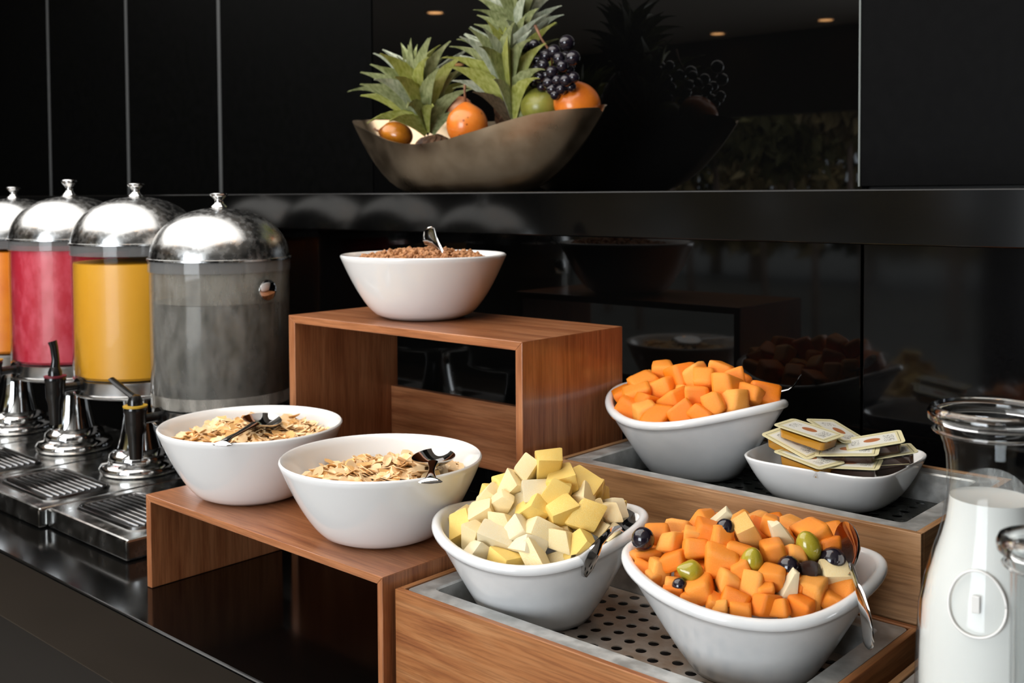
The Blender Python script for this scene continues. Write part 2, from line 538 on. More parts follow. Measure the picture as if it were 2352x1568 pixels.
# counter
ct = empty('buffet_counter', (-1.0, 1.0, FLOOR_Z), 'polished black granite buffet counter under all the food', 'counter')
o = MB().box(-6.0, 3.9, .698, WALL_Y + .019, -.106, 0).build('worktop', M['granite'], None, bevel=.0035, seg=3)
o.parent = ct
o.matrix_parent_inverse = Matrix.Translation((1.0, -1.0, -FLOOR_Z))
o = MB().box(-5.9, 3.8, .76, WALL_Y, FLOOR_Z, -.106).build('cabinet_base', M['cabinet'], None)
o.parent = ct
o.matrix_parent_inverse = Matrix.Translation((1.0, -1.0, -FLOOR_Z))

# luminous ceiling panel over the buffet
LX0, LX1, LY0, LY1 = -4.2, -.55, -1.0, 1.35
lp = empty('ceiling_light_panel', ((LX0 + LX1) / 2, (LY0 + LY1) / 2, CEIL_Z - .05), 'large white luminous panel in the ceiling above the buffet', 'light panel')
w, d = (LX1 - LX0) / 2, (LY1 - LY0) / 2
MB().box(-w, w, -d, d, 0, .012).build('diffuser', M['diffuser'], lp)
fr_ = MB()
for a in ((-w - .03, w + .03, -d - .03, -d), (-w - .03, w + .03, d, d + .03), (-w - .03, -w, -d, d), (w, w + .03, -d, d)):
    fr_.box(*a, -.004, .05)
fr_.build('frame', M['white_paint'], lp)


def downlight(x, y, z, label, grp):
    t = empty('downlight', (x, y, z), label, 'lamp', grp)
    MB().lathe([(.066, 0), (.066, -.006), (.052, -.006), (.048, 0)], 24, cap0=False, cap1=False, loop=True).build('trim_ring', M['white_paint'], t, smooth=True, angle=40)
    MB().lathe([(.048, -.001), (.048, -.003)], 10).build('bulb', M['lamp'], t)


for (x, y) in ((-4.92, -1.14), (-6.71, -3.13), (-6.35, -3.0), (-4.88, -3.16), (-4.11, -3.16), (-3.27, -3.13)):
    downlight(x, y, CEIL_Z, 'small warm downlight glowing in the far ceiling', 'downlights in the far ceiling')
for (x, y) in ((-2.1, .20), (-1.25, .30), (-1.55, .62), (-.62, .35), (-.45, 1.0), (-2.6, -.9)):
    zz = CEIL_Z - (.052 if LX0 < x < LX1 and LY0 < y < LY1 else 0)
    downlight(x, y, zz, 'small warm downlight in the ceiling right over the buffet', 'downlights over the buffet')

# daylight entering at the terrace opening
ld = bpy.data.lights.new('window_daylight', 'AREA')
ld.shape = 'RECTANGLE'
ld.size, ld.size_y = W1 - W0, WZ1 - WZ0
ld.energy = WINDOW_W
ld.color = (.90, .95, 1.0)
lo = bpy.data.objects.new('window_daylight', ld)
COL.objects.link(lo)
lo.location = ((W0 + W1) / 2, BACK_Y - .08, (WZ0 + WZ1) / 2)
lo.rotation_euler = (R(90), 0, 0)
lo.visible_glossy = True

# terrace and trees outside (seen only as a reflection in the black glass)
te = struct('terrace', MB().box(-30, 14, -26, BACK_Y - .2, FLOOR_Z - .12, FLOOR_Z - .02), M['terrace'])
tag(te, 'pale paved ground outside the terrace opening', 'ground')
rt = random.Random(4)


def tree(x, y, h, cr, mat, trunk_r):
    t = empty('tree', (x, y, FLOOR_Z - .02), 'slender tree with loose foliage outside the terrace opening', 'tree', 'trees outside')
    lean = rt.uniform(-.25, .25)
    MB().tube([(0, 0, 0), (lean * .4, 0, h * .35), (lean, 0, h * .7), (lean * 1.2, 0, h)], [trunk_r, trunk_r * .85, trunk_r * .6, trunk_r * .3], 8).build('trunk', M['bark'], t, smooth=True)
    mb = MB()
    for k in range(1100):
        a, b = rt.uniform(0, 2 * PI), rt.uniform(-1, 1)
        q = rt.random() ** .4
        p = Vector((lean + cr * q * math.sqrt(1 - b * b) * math.cos(a), cr * q * math.sqrt(1 - b * b) * math.sin(a), h * .82 + cr * .9 * q * b))
        s = rt.uniform(.07, .16)
        e = Euler((rt.uniform(0, 6), rt.uniform(0, 6), rt.uniform(0, 6))).to_matrix()
        mb.add([p + e @ Vector(v) * s for v in ((-1, 0, 0), (0, -.45, .1), (1, 0, 0), (0, .45, .1))], [(0, 1, 2, 3)])
    mb.build('crown', mat, t)


for k in range(14):
    tree(-13.2 + k * .72 + rt.uniform(-.15, .15), BACK_Y - 3.0 - (k % 3) * 1.3 - rt.uniform(0, .5), rt.uniform(2.6, 3.4), rt.uniform(.55, .85), M['foliage'] if k % 3 else M['foliage2'], rt.uniform(.035, .07))
for k in range(15):
    # far row of dense trees closing the view
    x_ = -21 + k * 1.5 + rt.uniform(-.3, .3)
    t_ = empty('tree', (x_, BACK_Y - 10.0 - (k % 2) * 1.2, FLOOR_Z - .02), 'dense leafy tree in the far row beyond the terrace', 'tree', 'far row of trees')
    MB().tube([(0, 0, 0), (.05, 0, 1.2), (0, .05, 2.6)], [.12, .10, .05], 8).build('trunk', M['bark'], t_, smooth=True)
    mb_ = MB()
    for q_ in range(900):
        p_ = Vector((rt.uniform(-1.25, 1.25), rt.uniform(-.5, .5), .5 + 3.6 * rt.random() * (1 - .25 * rt.random())))
        sz_ = rt.uniform(.12, .26)
        e_ = Euler((rt.uniform(0, 6), rt.uniform(0, 6), rt.uniform(0, 6))).to_matrix()
        mb_.add([p_ + e_ @ Vector(v_) * sz_ for v_ in ((-1, 0, 0), (0, -.45, .1), (1, 0, 0), (0, .45, .1))], [(0, 1, 2, 3)])
    mb_.build('crown', M['foliage'] if k % 2 else M['foliage2'], t_)

# ------------------------------------------------------------------ generic shapes


def curve_ring(fn, n):
    return [fn(2 * PI * k / n) for k in range(n)]


def spoon(name, bowl_c, tip_end, label, length=.20, sink=0.0, bw=.024, bl=.033, ew=.013, roll=0.0, bend=None, path=None, updir=None, enddir=None, endk=.8):
    """serving spoon: bowl centre, end of the handle; the handle flares and folds at its end"""
    c, e = Vector(bowl_c), Vector(tip_end)
    t = empty(name, c, label, 'spoon')
    ax = (e - c).normalized()
    up = Vector(updir) if updir else Vector((0, 0, 1))
    up = (up - ax * up.dot(ax)).normalized()
    if roll: up = Matrix.Rotation(roll, 3, ax) @ up
    sd = ax.cross(up).normalized()
    # bowl of the spoon: a shallow shell
    n, mrings = 28, 7
    rings_o, rings_i = [], []
    for i in range(mrings + 1):
        q = i / mrings
        dep = -.011 * (1 - q * q)
        ro, ri = [], []
        for k in range(n):
            th = 2 * PI * k / n
            l = bl * math.cos(th) * (1 + .10 * math.cos(th))
            wv = bw * math.sin(th) * (1 - .12 * math.cos(th))
            p = ax * (-l * q) + sd * (wv * q)
            ro.append(p + up * (dep - .0013))
            ri.append(p + up * dep)
        rings_o.append(ro)
        rings_i.append(ri)
    mb = MB()
    rings = [r for r in rings_i[1:]] + list(reversed(rings_o[1:]))
    mb.loft(rings, True, True, True)
    mb.build('spoon_bowl', M['spoon'], t, smooth=True, angle=60)
    # handle
    L = (e - c).length
    if path:
        pts = [Vector(p) - c for p in path]
    else:
        sag = -.006
        pts = [ax * (bl * .86 + (L - bl * .86) * s_) + up * (sag * math.sin(PI * s_) + (.001)) for s_ in (0, .15, .3, .5, .7, .85, 1)]
    m = len(pts)
    hw = [.0062, .0040, .0036, .0042, .0065, .0100, ew] if m == 7 else None
    if hw is None:
        hw = []
        for i in range(m):
            s_ = i / (m - 1)
            hw.append(.0036 + .0026 * max(0, 1 - s_ * 6) + (ew - .0036) * max(0, (s_ - .45) / .55) ** 1.4)
    rings = []
    for i, p in enumerate(pts):
        tt = (pts[min(i + 1, m - 1)] - pts[max(i - 1, 0)]).normalized()
        ub = up if not enddir else up.lerp(Vector(enddir).normalized(), min(1, max(0, (i / (m - 1) - .35) / .4)))
        uu = (ub - tt * ub.dot(tt))
        uu = uu.normalized() if uu.length > .05 else ax.cross(sd).normalized()
        ss = tt.cross(uu).normalized()
        th = .0014 + .0006 * (1 - i / m)
        rings.append([p + ss * (hw[i] * math.cos(2 * PI * k / 12)) + uu * (th * math.sin(2 * PI * k / 12)) for k in range(12)])
    # rounded end
    last = pts[-1]
    tt = (pts[-1] - pts[-2]).normalized()
    for q in (.5, .8, 1.0):
        sc = math.sqrt(max(0.02, 1 - q * q))
        ctr = sum(rings[m - 1], Vector()) / 12
        rings.append([ctr + tt * (hw[-1] * endk * q) + (p - ctr) * sc for p in rings[m - 1]])
    MB().loft(rings).build('handle', M['spoon'], t, smooth=True, angle=50)
    return t


# ------------------------------------------------------------------ wooden risers
def riser(x0, x1, y0, y1, h, label, th=.011, stretcher=None):
    t = empty('wooden_riser', ((x0 + x1) / 2, (y0 + y1) / 2, 0.0005), label, 'riser')
    w, d = (x1 - x0) / 2, (y1 - y0) / 2
    tl = th * 1.35
    def prism(pts, name, mat):
        # board with mitred ends: outline in x-z, swept along y
        n_ = len(pts)
        vs = [(x, y, z) for y in (-d, d) for x, z in pts]
        fs = [tuple(range(n_)), tuple(reversed(range(n_, 2 * n_)))] + [(k, (k + 1) % n_, n_ + (k + 1) % n_, n_ + k) for k in range(n_)]
        return MB().add(vs, fs).build(name, mat, t, bevel=.0009)
    prism([(-w, h), (w, h), (w - th, h - th), (-w + tl, h - th)], 'top_board', M['riser_x'])
    prism([(-w, h), (-w, 0), (-w + tl, 0), (-w + tl, h - th)], 'side_board', M['riser_z'])
    prism([(w, h), (w, 0), (w - th, 0), (w - th, h - th)], 'side_board', M['riser_z'])
    if stretcher:
        boxpart('stretcher_board', M['riser_x'], t, -w + th * 1.35, w - th, d - .016, d - .004, stretcher[0], stretcher[1], .0008)
    return t


ZU, ZL = .360, .1313
riser(-1.420, -.920, 1.037, 1.255, ZU, 'tall cherry wood riser with an open front under the granola bowl', .012, (.113, .221))
riser(-1.394, -.890, .770, .992, ZL, 'low cherry wood riser in front holding two cornflake bowls', .009)

# ------------------------------------------------------------------ perforated display trays
PX_, PY_ = .0215, .0227


def perforated(mb, x0, x1, y0, y1, z, r=.0060, th=.0012):
    nx = int((x1 - x0) / PX_)
    ny = int((y1 - y0) / PY_)
    dx, dy = (x1 - x0) / nx, (y1 - y0) / ny
    K = 12
    for i in range(nx):
        off = 0 if i % 2 else dy / 2
        for j in range(ny + (1 if i % 2 == 0 else 0)):
            ya = y0 + j * dy - (off if i % 2 == 0 else 0)
            yb = ya + dy
            a, b = x0 + i * dx, x0 + (i + 1) * dx
            if ya < y0 - 1e-6 or yb > y1 + 1e-6:
                ya, yb = max(ya, y0), min(yb, y1)
                mb.add([(a, ya, z), (b, ya, z), (b, yb, z), (a, yb, z)], [(0, 1, 2, 3)])
                continue
            cx, cy = (a + b) / 2, (ya + yb) / 2
            inn, outp, low = [], [], []
            for k in range(K):
                th_ = 2 * PI * (k + .5) / K
                c, s = math.cos(th_), math.sin(th_)
                inn.append((cx + r * c, cy + r * s, z))
                low.append((cx + r * c, cy + r * s, z - th))
                m = 1 / max(abs(c) / (dx / 2), abs(s) / (dy / 2))
                outp.append((cx + m * c, cy + m * s, z))
            corners = [(b, yb, z), (a, yb, z), (a, ya, z), (b, ya, z)]
            vs = inn + outp + low + corners
            fs = []
            for k in range(K):
                l = (k + 1) % K
                fs.append((k, K + k, K + l, l))
                fs.append((k, l, 2 * K + l, 2 * K + k))
            for q, k in enumerate((1, 4, 7, 10)):
                fs.append((K + k, 3 * K + q, K + (k + 1) % K))
            mb.add(vs, fs)
    return mb


def display_tray(x0, x1, y0, y1, zt, mat, label, inset=.024, holes=True, plate='perf', th=.0075, z0=0.0):
    t = empty('display_tray', ((x0 + x1) / 2, (y0 + y1) / 2, z0 + .0005), label, 'tray')
    w, d = (x1 - x0) / 2, (y1 - y0) / 2
    h = zt - z0 - .0005
    boxpart('front_board', M[mat + '_x'], t, -w, w, -d, -d + th, 0, h, .0008)
    boxpart('back_board', M[mat + '_x'], t, -w, w, d - th, d, 0, h, .0008)
    boxpart('side_board', M[mat + '_y'], t, -w, -w + th, -d + th, d - th, 0, h, .0008)
    boxpart('side_board', M[mat + '_y'], t, w - th, w, -d + th, d - th, 0, h, .0008)
    # metal pan: flat flange, inner walls
    def rect(e, z, rad=.006, n=4):
        ww, dd = w - e, d - e
        out = []
        for cx, cy, a0 in ((ww - rad, dd - rad, 0), (-ww + rad, dd - rad, 90), (-ww + rad, -dd + rad, 180), (ww - rad, -dd + rad, 270)):
            for k in range(n + 1):
                a = R(a0 + 90 * k / n)
                out.append((cx + rad * math.cos(a), cy + rad * math.sin(a), z))
        return out
    zf = h - .036
    rings = [rect(th + .0015, h - .006), rect(th + .0015, h - .0015), rect(th + inset - .002, h - .0015, .008), rect(th + inset, h - .0035, .008), rect(th + inset + .002, zf - .006, .012), rect(th + inset + .004, zf - .012, .012)]
    MB().loft(rings, True, False, False).build('metal_pan', M['pan'], t, smooth=True, angle=30)
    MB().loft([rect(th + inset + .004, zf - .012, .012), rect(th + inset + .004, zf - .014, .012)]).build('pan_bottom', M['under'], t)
    if holes:
        e = th + inset + .0035
        mb = perforated(MB(), -w + e, w - e, -d + e, d - e, zf)
        mb.build('perforated_plate', M[plate], t)
    return t, z0 + .0005 + zf


TZ1, TZ2 = .117, .2085
tr1, FZ1 = display_tray(-.885, -.410, .784, 1.060, TZ1, 'tray1', 'low wooden tray with perforated metal floor under pineapple and fruit salad bowls')
tr2, FZ2 = display_tray(-.889, -.413, 1.066, 1.345, TZ2, 'tray2', 'higher wooden tray at the wall under the papaya bowl and honey dish', plate='perf_dark')
tr3, FZ3 = display_tray(-.396, .080, .70, 1.02, .104, 'tray2', 'wooden tray at the right edge under the milk carafes', holes=True)


# ------------------------------------------------------------------ white bowls
def round_bowl(loc, Rr, rb, h, label, ex=.60):
    t = empty('cereal_bowl', loc, label, 'bowl')
    n = 64
    prof = [(rb * .80, .0022), (rb * .84, 0), (rb * .97, .0008)]
    for k in range(1, 15):
        q = k / 14
        prof.append((rb + (Rr - rb) * q ** ex, .0008 + (h - .0035) * q))
    prof += [(Rr - .0006, h - .0012), (Rr - .0022, h), (Rr - .0040, h - .0010)]
    for k in range(13, -1, -1):
        q = k / 14
        prof.append((max(.002, rb + (Rr - rb) * q ** ex - .0052), .006 + (h - .009) * q))
    prof.append((.001, .006))
    MB().lathe(prof, n, cap0=True, cap1=True).build('bowl_shell', M['porcelain'], t, smooth=True, angle=60)
    return t


def slant_bowl(loc, rim, rb, label, rot, ex=.95, lip=.0115):
    """oval bowl with a thick rolled lip; rim(th) -> (x, y, z) in bowl coordinates"""
    t = empty('serving_bowl', loc, label, 'bowl', rz=rot)
    n = 72
    rim_pts = [Vector(rim(2 * PI * k / n)) for k in range(n)]
    cen = Vector((0, 0, 0))
    def ring(q, inward=0.0, zoff=0.0, zbase=0.0):
        out = []
        for k in range(n):
            p = rim_pts[k]
            dirv = Vector((p.x, p.y, 0)).normalized()
            a = 2 * PI * k / n
            b = Vector((rb * math.cos(a), rb * math.sin(a) * .96, 0))
            hz = p.z - lip
            qq = q ** ex
            xy = b + (Vector((p.x, p.y, 0)) - dirv * .0055 - b) * qq
            out.append(xy - dirv * inward + Vector((0, 0, zbase + (hz - zbase) * q + zoff)))
        return out
    def rimring(outw, dz):
        out = []
        for p in rim_pts:
            dirv = Vector((p.x, p.y, 0)).normalized()
            out.append(Vector((p.x, p.y, p.z)) + dirv * outw + Vector((0, 0, dz)))
        return out
    rings = []
    rings.append([Vector((rb * .86 * math.cos(2 * PI * k / n), rb * .83 * math.sin(2 * PI * k / n), .0025)) for k in range(n)])
    rings.append([Vector((rb * .90 * math.cos(2 * PI * k / n), rb * .87 * math.sin(2 * PI * k / n), 0)) for k in range(n)])
    rings.append([Vector((rb * .985 * math.cos(2 * PI * k / n), rb * .95 * math.sin(2 * PI * k / n), .001)) for k in range(n)])
    for q in (.06, .2, .4, .6, .8, .93, 1.0):
        rings.append(ring(q, 0, .001 if q < .1 else 0, .001))
    rings += [rimring(-.0035, -lip + .0006), rimring(-.0010, -lip + .0022), rimring(0, -lip * .55), rimring(-.0006, -.0030), rimring(-.0030, -.0006), rimring(-.0062, 0), rimring(-.0095, -.0012), rimring(-.0115, -.0045)]
    for q in (.93, .8, .6, .4, .2, .06):
        rings.append(ring(q, .0065, 0, .008))
    MB().loft(rings, True, True, True).build('bowl_shell', M['porcelain2'], t, smooth=True, angle=70)
    return t


def saddle(a, al, b, z0, z1, z2, tipk, A):
    """rim outline: nearly round with a slight tip on +x; the rim dips at both sides like a saddle"""
    def f(th):
        c, s = math.cos(th), math.sin(th)
        x = (a if c > 0 else al) * c * (1 + tipk * max(0, c) ** 5)
        y = b * s * (1 - .20 * max(0, c) ** 2)
        return (x, y, z0 + z1 * c + z2 * s + A * (2 * c * c - 1))
    return f


C1 = (-1.279, .868)
C2 = (-1.004, .869)
CT = (-1.226, 1.152)
round_bowl((*C1, ZL + .001), .1270, .062, .1015, 'white cereal bowl at the back of the low riser, next to the water dispenser')
round_bowl((*C2, ZL + .001), .1245, .060, .0985, 'white cereal bowl at the front of the low riser with upright spoon')
round_bowl((*CT, ZU + .001), .1290, .062, .0990, 'white bowl of granola on top of the tall riser')

B_PINE = Vector((-.7800, .9030, FZ1 + .0008))
B_MIX = Vector((-.5325, .9425, FZ1 + .0008))
B_ORG = Vector((-.7918, 1.2434, FZ2 + .0008))
RP = saddle(.1205, .1180, .1170, .1041, .0042, .0027, .03, .0089)
RM_ = saddle(.1221, .1296, .1198, .1024, .0004, .0017, .06, .0092)
RO = saddle(.1279, .1240, .1164, .0987, .0031, .0005, .0762, .0126)
PINE_ROT, MIX_ROT, ORG_ROT = .6098, .6524, -.099
slant_bowl(B_PINE, RP, .060, 'white lipped bowl heaped with pineapple chunks', PINE_ROT)
slant_bowl(B_MIX, RM_, .062, 'white lipped bowl of fruit salad with grapes, nearest the camera', MIX_ROT)
slant_bowl(B_ORG, RO, .062, 'white lipped bowl of papaya cubes beside the honey dish', ORG_ROT)


# ------------------------------------------------------------------ fruit pieces
def chunk_mesh(name, mat, seed, sx=1, sy=1, sz=1, jit=.16, bev=.2, taper=0.0):
    rr = random.Random(seed)
    bm = bmesh.new()
    bmesh.ops.create_cube(bm, size=1.0)
    for v in bm.verts:
        v.co += Vector((rr.uniform(-jit, jit), rr.uniform(-jit, jit), rr.uniform(-jit, jit)))
        if taper and v.co.z > 0:
            v.co.x *= 1 - taper
            v.co.y *= 1 - taper * .7
        v.co = Vector((v.co.x * sx, v.co.y * sy, v.co.z * sz))
    bmesh.ops.bevel(bm, geom=bm.edges[:], offset=bev, segments=2, affect='EDGES', profile=.6)
    for v in bm.verts:
        v.co += v.normal * (.035 * noise.noise(v.co * 3.1 + Vector((seed, 0, 0))))
    me = bpy.data.meshes.new(name)
    bm.to_mesh(me)
    bm.free()
    me.materials.append(mat)
    me.polygons.foreach_set('use_smooth', [True] * len(me.polygons))
    if bev < .15: me.set_sharp_from_angle(angle=R(38))
    return me


def blob_mesh(name, mat, sx, sy, sz, segs=16, rings=10, pointy=0.0, cut=None):
    mb = MB()
    prof = []
    for k in range(rings + 1):
        a = -PI / 2 + PI * k / rings
        r = math.cos(a)
        z = math.sin(a)
        if pointy and z > 0: r *= (1 - pointy * z)
        if cut is not None and z > cut: 
            z = cut
            r = r
        prof.append((max(r, .002), z))
    mb.lathe(prof, segs)
    mb.v = [(x * sx, y * sy, z * sz) for x, y, z in mb.v]
    return mb.mesh(name, mat, True, 50)


PAP = [chunk_mesh('papaya_cube', M[k], 10 + i, *s) for i, (k, s) in enumerate([('papaya', (1, .95, .9)), ('papaya2', (1.1, .9, .85)), ('papaya', (.9, 1.1, .8)), ('papaya_deep', (1, 1, .85)), ('papaya2', (.95, .85, 1)), ('papaya', (1.15, .85, .9)), ('papaya_deep', (1.05, .9, 1)), ('papaya', (.85, .9, 1.1))])]
PIN = [chunk_mesh('pineapple_chunk', M[k], 40 + i, *s, .2, .09, tp) for i, (k, s, tp) in enumerate([('pine', (1.1, .85, .9), .3), ('pine2', (1.15, .8, .85), .2), ('pine', (1, .9, 1), .35), ('pine3', (.95, .9, 1), .15), ('pine2', (1.05, 1, .7), .3), ('pine', (1.3, .75, .75), .2), ('pine3', (1.1, .8, 1), .3), ('pine', (.9, .8, 1.2), .4)])]


def place(name, me, loc, size, rot, label, cat, group):
    o = bpy.data.objects.new(name, me)
    COL.objects.link(o)
    o.location = loc
    o.rotation_euler = rot
    o.scale = (size,) * 3 if not hasattr(size, '__len__') else size
    return tag(o, label, cat, group)


TINT = {'pine': 'yellow', 'pine2': 'pale cream', 'pine3': 'golden', 'papaya': 'orange', 'papaya2': 'light orange', 'papaya_deep': 'deep orange', 'flake': 'golden', 'flake2': 'toasted'}
TINT = {M[k].name: v for k, v in TINT.items()}


def where(p, c, r):
    """place of a piece within its heap as seen in the photograph"""
    d = Vector(p) - Vector(c)
    u, v = d.dot(right_v) / r, d.dot(Vector((-right_v.y, right_v.x, 0))) / r
    if abs(u) < .38 and abs(v) < .38: return 'near the middle'
    if abs(u) > abs(v): return 'towards the left side' if u < 0 else 'towards the right side'
    return 'towards the front rim' if v < 0 else 'towards the back rim'


right_v = Vector((_cy, _sy, 0))


class Mound:
    """heap surface above a bowl rim"""
    def __init__(s, base, rim, rot, height, p=1.7, scale=.86, off=(0, 0), drop=.012):
        s.b, s.h, s.p, s.sc, s.off, s.drop = Vector(base), height, p, scale, off, drop
        n = 72
        pts = []
        for k in range(n):
            q = Vector(rim(2 * PI * k / n))
            pts.append((math.atan2(q.y, q.x), math.hypot(q.x, q.y), q.z))
        pts.sort()
        s.pts, s.rot = pts, rot

    marg = .025

    def rim_at(s, ang):
        a = (ang - s.rot + PI) % (2 * PI) - PI
        best = min(s.pts, key=lambda q: abs((q[0] - a + PI) % (2 * PI) - PI))
        return best[1], best[2]

    def rho(s, x, y):
        dx, dy = x - s.b.x, y - s.b.y
        rr, zz = s.rim_at(math.atan2(dy, dx))
        return math.hypot(dx, dy) / (rr * s.sc), zz

    def z(s, x, y):
        q, zz = s.rho(x, y)
        qc = s.rho(x - s.off[0], y - s.off[1])[0] if s.off != (0, 0) else q
        zr = s.b.z + (zz - s.drop if q > .5 else zz - s.drop)
        return zr + s.h * max(0, 1 - min(1, qc) ** s.p)

    def hit(s, px, py):
        d = ray(px, py).normalized()
        t = .6
        while t < 2.2:
            p = CAMP + d * t
            if s.rho(p.x, p.y)[0] <= 1.02 and p.z <= s.z(p.x, p.y): return p
            t += .0015
        return None


def scatter(md, n_try, spacing, rng, layers=((0, 0),)):
    pts = []
    for depth, qmax in layers:
        for _ in range(n_try):
            a, q = rng.uniform(0, 2 * PI), math.sqrt(rng.random())
            rr, zz = md.rim_at(a)
            r = rr * md.sc * q * qmax
            x, y = md.b.x + r * math.cos(a), md.b.y + r * math.sin(a)
            p = Vector((x, y, md.z(x, y) - depth))
            wall = .060 + (rr - .060) * max(0, min(1, (p.z - .010 - md.b.z) / (zz - .01)))
            if r > wall - (md.marg if depth < .02 else .036): continue
            if all((p - o_).length > spacing for o_ in pts):
                pts.append(p)
    return pts


rng = random.Random(7)
md_p = Mound(B_PINE, RP, PINE_ROT, .076, 1.35, .86, off=(.002, .002), drop=.012)
pts = scatter(md_p, 2500, .0215, rng, ((.012, 1.0), (.034, .86)))
for p in pts:
    me = rng.choice(PIN)
    place('pineapple_chunk', me, p, rng.uniform(.026, .034), (rng.uniform(0, 6.3), rng.uniform(-.7, .7), rng.uniform(0, 6.3)),
          TINT[me.materials[0].name] + ' chunk in the pineapple bowl ' + where(p, B_PINE, .1), 'pineapple chunk', 'pineapple chunks in the bowl')

md_o = Mound(B_ORG, RO, ORG_ROT, .044, 2.6, .95, drop=.010)
pts = scatter(md_o, 2500, .0240, rng, ((.012, 1.0), (.036, .86)))
for p in pts:
    me = rng.choice(PAP)
    place('papaya_cube', me, p, rng.uniform(.028, .036), (rng.uniform(-.6, .6), rng.uniform(-.6, .6), rng.uniform(0, 6.3)),
          TINT[me.materials[0].name] + ' cube in the papaya bowl by the wall ' + where(p, B_ORG, .1), 'papaya cube', 'papaya cubes in the back bowl')

# fruit salad, piece by piece
md_m = Mound(B_MIX, RM_, MIX_ROT, .056, 2.2, .93, off=(-.006, .008), drop=.008)
GB = blob_mesh('black_grape', M['grape_black'], 1, 1, 1.05)
GC = blob_mesh('cut_black_grape', M['grape_cut'], 1, 1, 1.1, cut=.35)
GG = blob_mesh('green_grape', M['grape_green'], .86, .86, 1.12, pointy=.12)
GH = blob_mesh('green_grape_half', M['grape_green'], .95, .95, 1.1, pointy=.55)
WEDGE = chunk_mesh('pineapple_wedge', M['pine2'], 77, .95, .7, 1.35, .12, .07, .8)
BLOCK = chunk_mesh('pineapple_block', M['pine_orange'], 78, .85, .8, 1.35, .10, .08, .1)
BLOCK2 = chunk_mesh('pineapple_block', M['pine'], 79, 1.1, .9, .9, .08, .07, 0)
WEDGE2 = chunk_mesh('pineapple_wedge', M['pine2'], 80, .9, .7, 1.2, .1, .08, .5)
PXM = 1.05 / F_PX
used = []


def salad(px, py, me, name, size_px, rot, label, cat, group=None, sink=.45):
    p = md_m.hit(px, py)
    if p is None:
        p = atd(px, py, 1.06)
    s = size_px * (p - CAMP).dot(_fwd) / F_PX
    c = p + ray(px, py).normalized() * (s * sink)
    used.append((c, s))
    if label is None: label = TINT[me.materials[0].name] + ' papaya cube in the fruit salad bowl ' + where(c, B_MIX, .1)
    return place(name, me, c, s, rot, label, cat, group)


VR = YAW   # rotation about z that makes local x run across the picture
salad(1477, 1238, GB, 'black_grape', 27, (.3, .2, 0), 'glossy black grape at the left rim of the fruit salad', 'grape', sink=.2)
salad(1666, 1213, GB, 'black_grape', 22, (.3, .2, 0), 'black grape at the top of the fruit salad beside a pale wedge', 'grape', sink=.2)
salad(1561, 1345, GB, 'black_grape', 18, (.3, .2, 0), 'small black grape peeking out under the halved green grape', 'grape', sink=.2)
salad(1812, 1302, GB, 'black_grape', 27, (.9, .6, 0), 'black grape right behind the upright pale wedge', 'grape', sink=.3)
salad(1861, 1308, GC, 'cut_black_grape', 25, (-.9, .3, VR), 'cut black grape showing dark flesh in the fruit salad', 'grape', sink=.3)
salad(1912, 1285, GB, 'black_grape', (29), (.2, 1.4, VR), 'black grape lying beside the fruit salad spoon', 'grape', sink=.3)
salad(1584, 1312, GH, 'green_grape', 30, (.2, -1.25, VR), 'halved green grape with a pointed end at the left of the salad', 'grape', sink=.25)
salad(1727, 1290, GG, 'green_grape', 31, (.15, .1, VR), 'upright green grape in the middle of the fruit salad', 'grape', sink=.2)
salad(1857, 1255, GG, 'green_grape', 34, (.1, -.35, VR), 'large green grape near the spoon of the fruit salad', 'grape', sink=.2)
salad(1660, 1192, WEDGE2, 'pineapple_wedge', 44, (.3, .5, VR), 'pale pineapple wedge sticking up at the back of the fruit salad', 'pineapple piece', sink=.5)
salad(1718, 1232, BLOCK, 'pineapple_block', 66, (.35, -.45, VR), 'large orange-stained pineapple block in the middle of the fruit salad', 'pineapple piece', sink=.3)
salad(1790, 1226, WEDGE2, 'pineapple_wedge', 55, (.2, -.5, VR), 'pale pineapple wedge left of the large green grape', 'pineapple piece', sink=.4)
salad(1813, 1356, WEDGE, 'pineapple_wedge', 72, (.1, .28, VR), 'upright pale pineapple wedge at the front rim of the fruit salad', 'pineapple piece', sink=.2)
salad(1914, 1322, BLOCK2, 'pineapple_block', 62, (.5, .1, VR + .2), 'yellow pineapple block under the fruit salad spoon', 'pineapple piece', sink=.35)
for i, (px, py, s) in enumerate([(1512, 1232, 52), (1547, 1248, 60), (1488, 1280, 54), (1550, 1288, 54), (1512, 1315, 56), (1602, 1262, 58), (1630, 1228, 58), (1655, 1243, 60), (1655, 1292, 72), (1672, 1335, 60), (1606, 1352, 68),
                                  (1688, 1378, 62), (1732, 1348, 62), (1695, 1272, 60), (1756, 1388, 50), (1776, 1334, 60), (1776, 1270, 60), (1825, 1272, 46), (1868, 1228, 66), (1898, 1258, 58), (1866, 1362, 72), (1926, 1350, 66),
                                  (1738, 1215, 46), (1766, 1208, 44), (1705, 1310, 50), (1545, 1345, 44), (1640, 1385, 44), (1830, 1340, 44), (1590, 1235, 44), (1785, 1395, 46), (1838, 1392, 50), (1760, 1365, 44), (1700, 1402, 46), (1655, 1396, 44), (1908, 1378, 52), (1482, 1306, 44), (1502, 1332, 40), (1585, 1376, 42), (1545, 1362, 40)]):
    salad(px, py, PAP[i % 8], 'papaya_cube', s, (rng.uniform(-.5, .5), rng.uniform(-.5, .5), rng.uniform(0, 6.3)), None, 'papaya cube', 'papaya cubes in the fruit salad', .45)
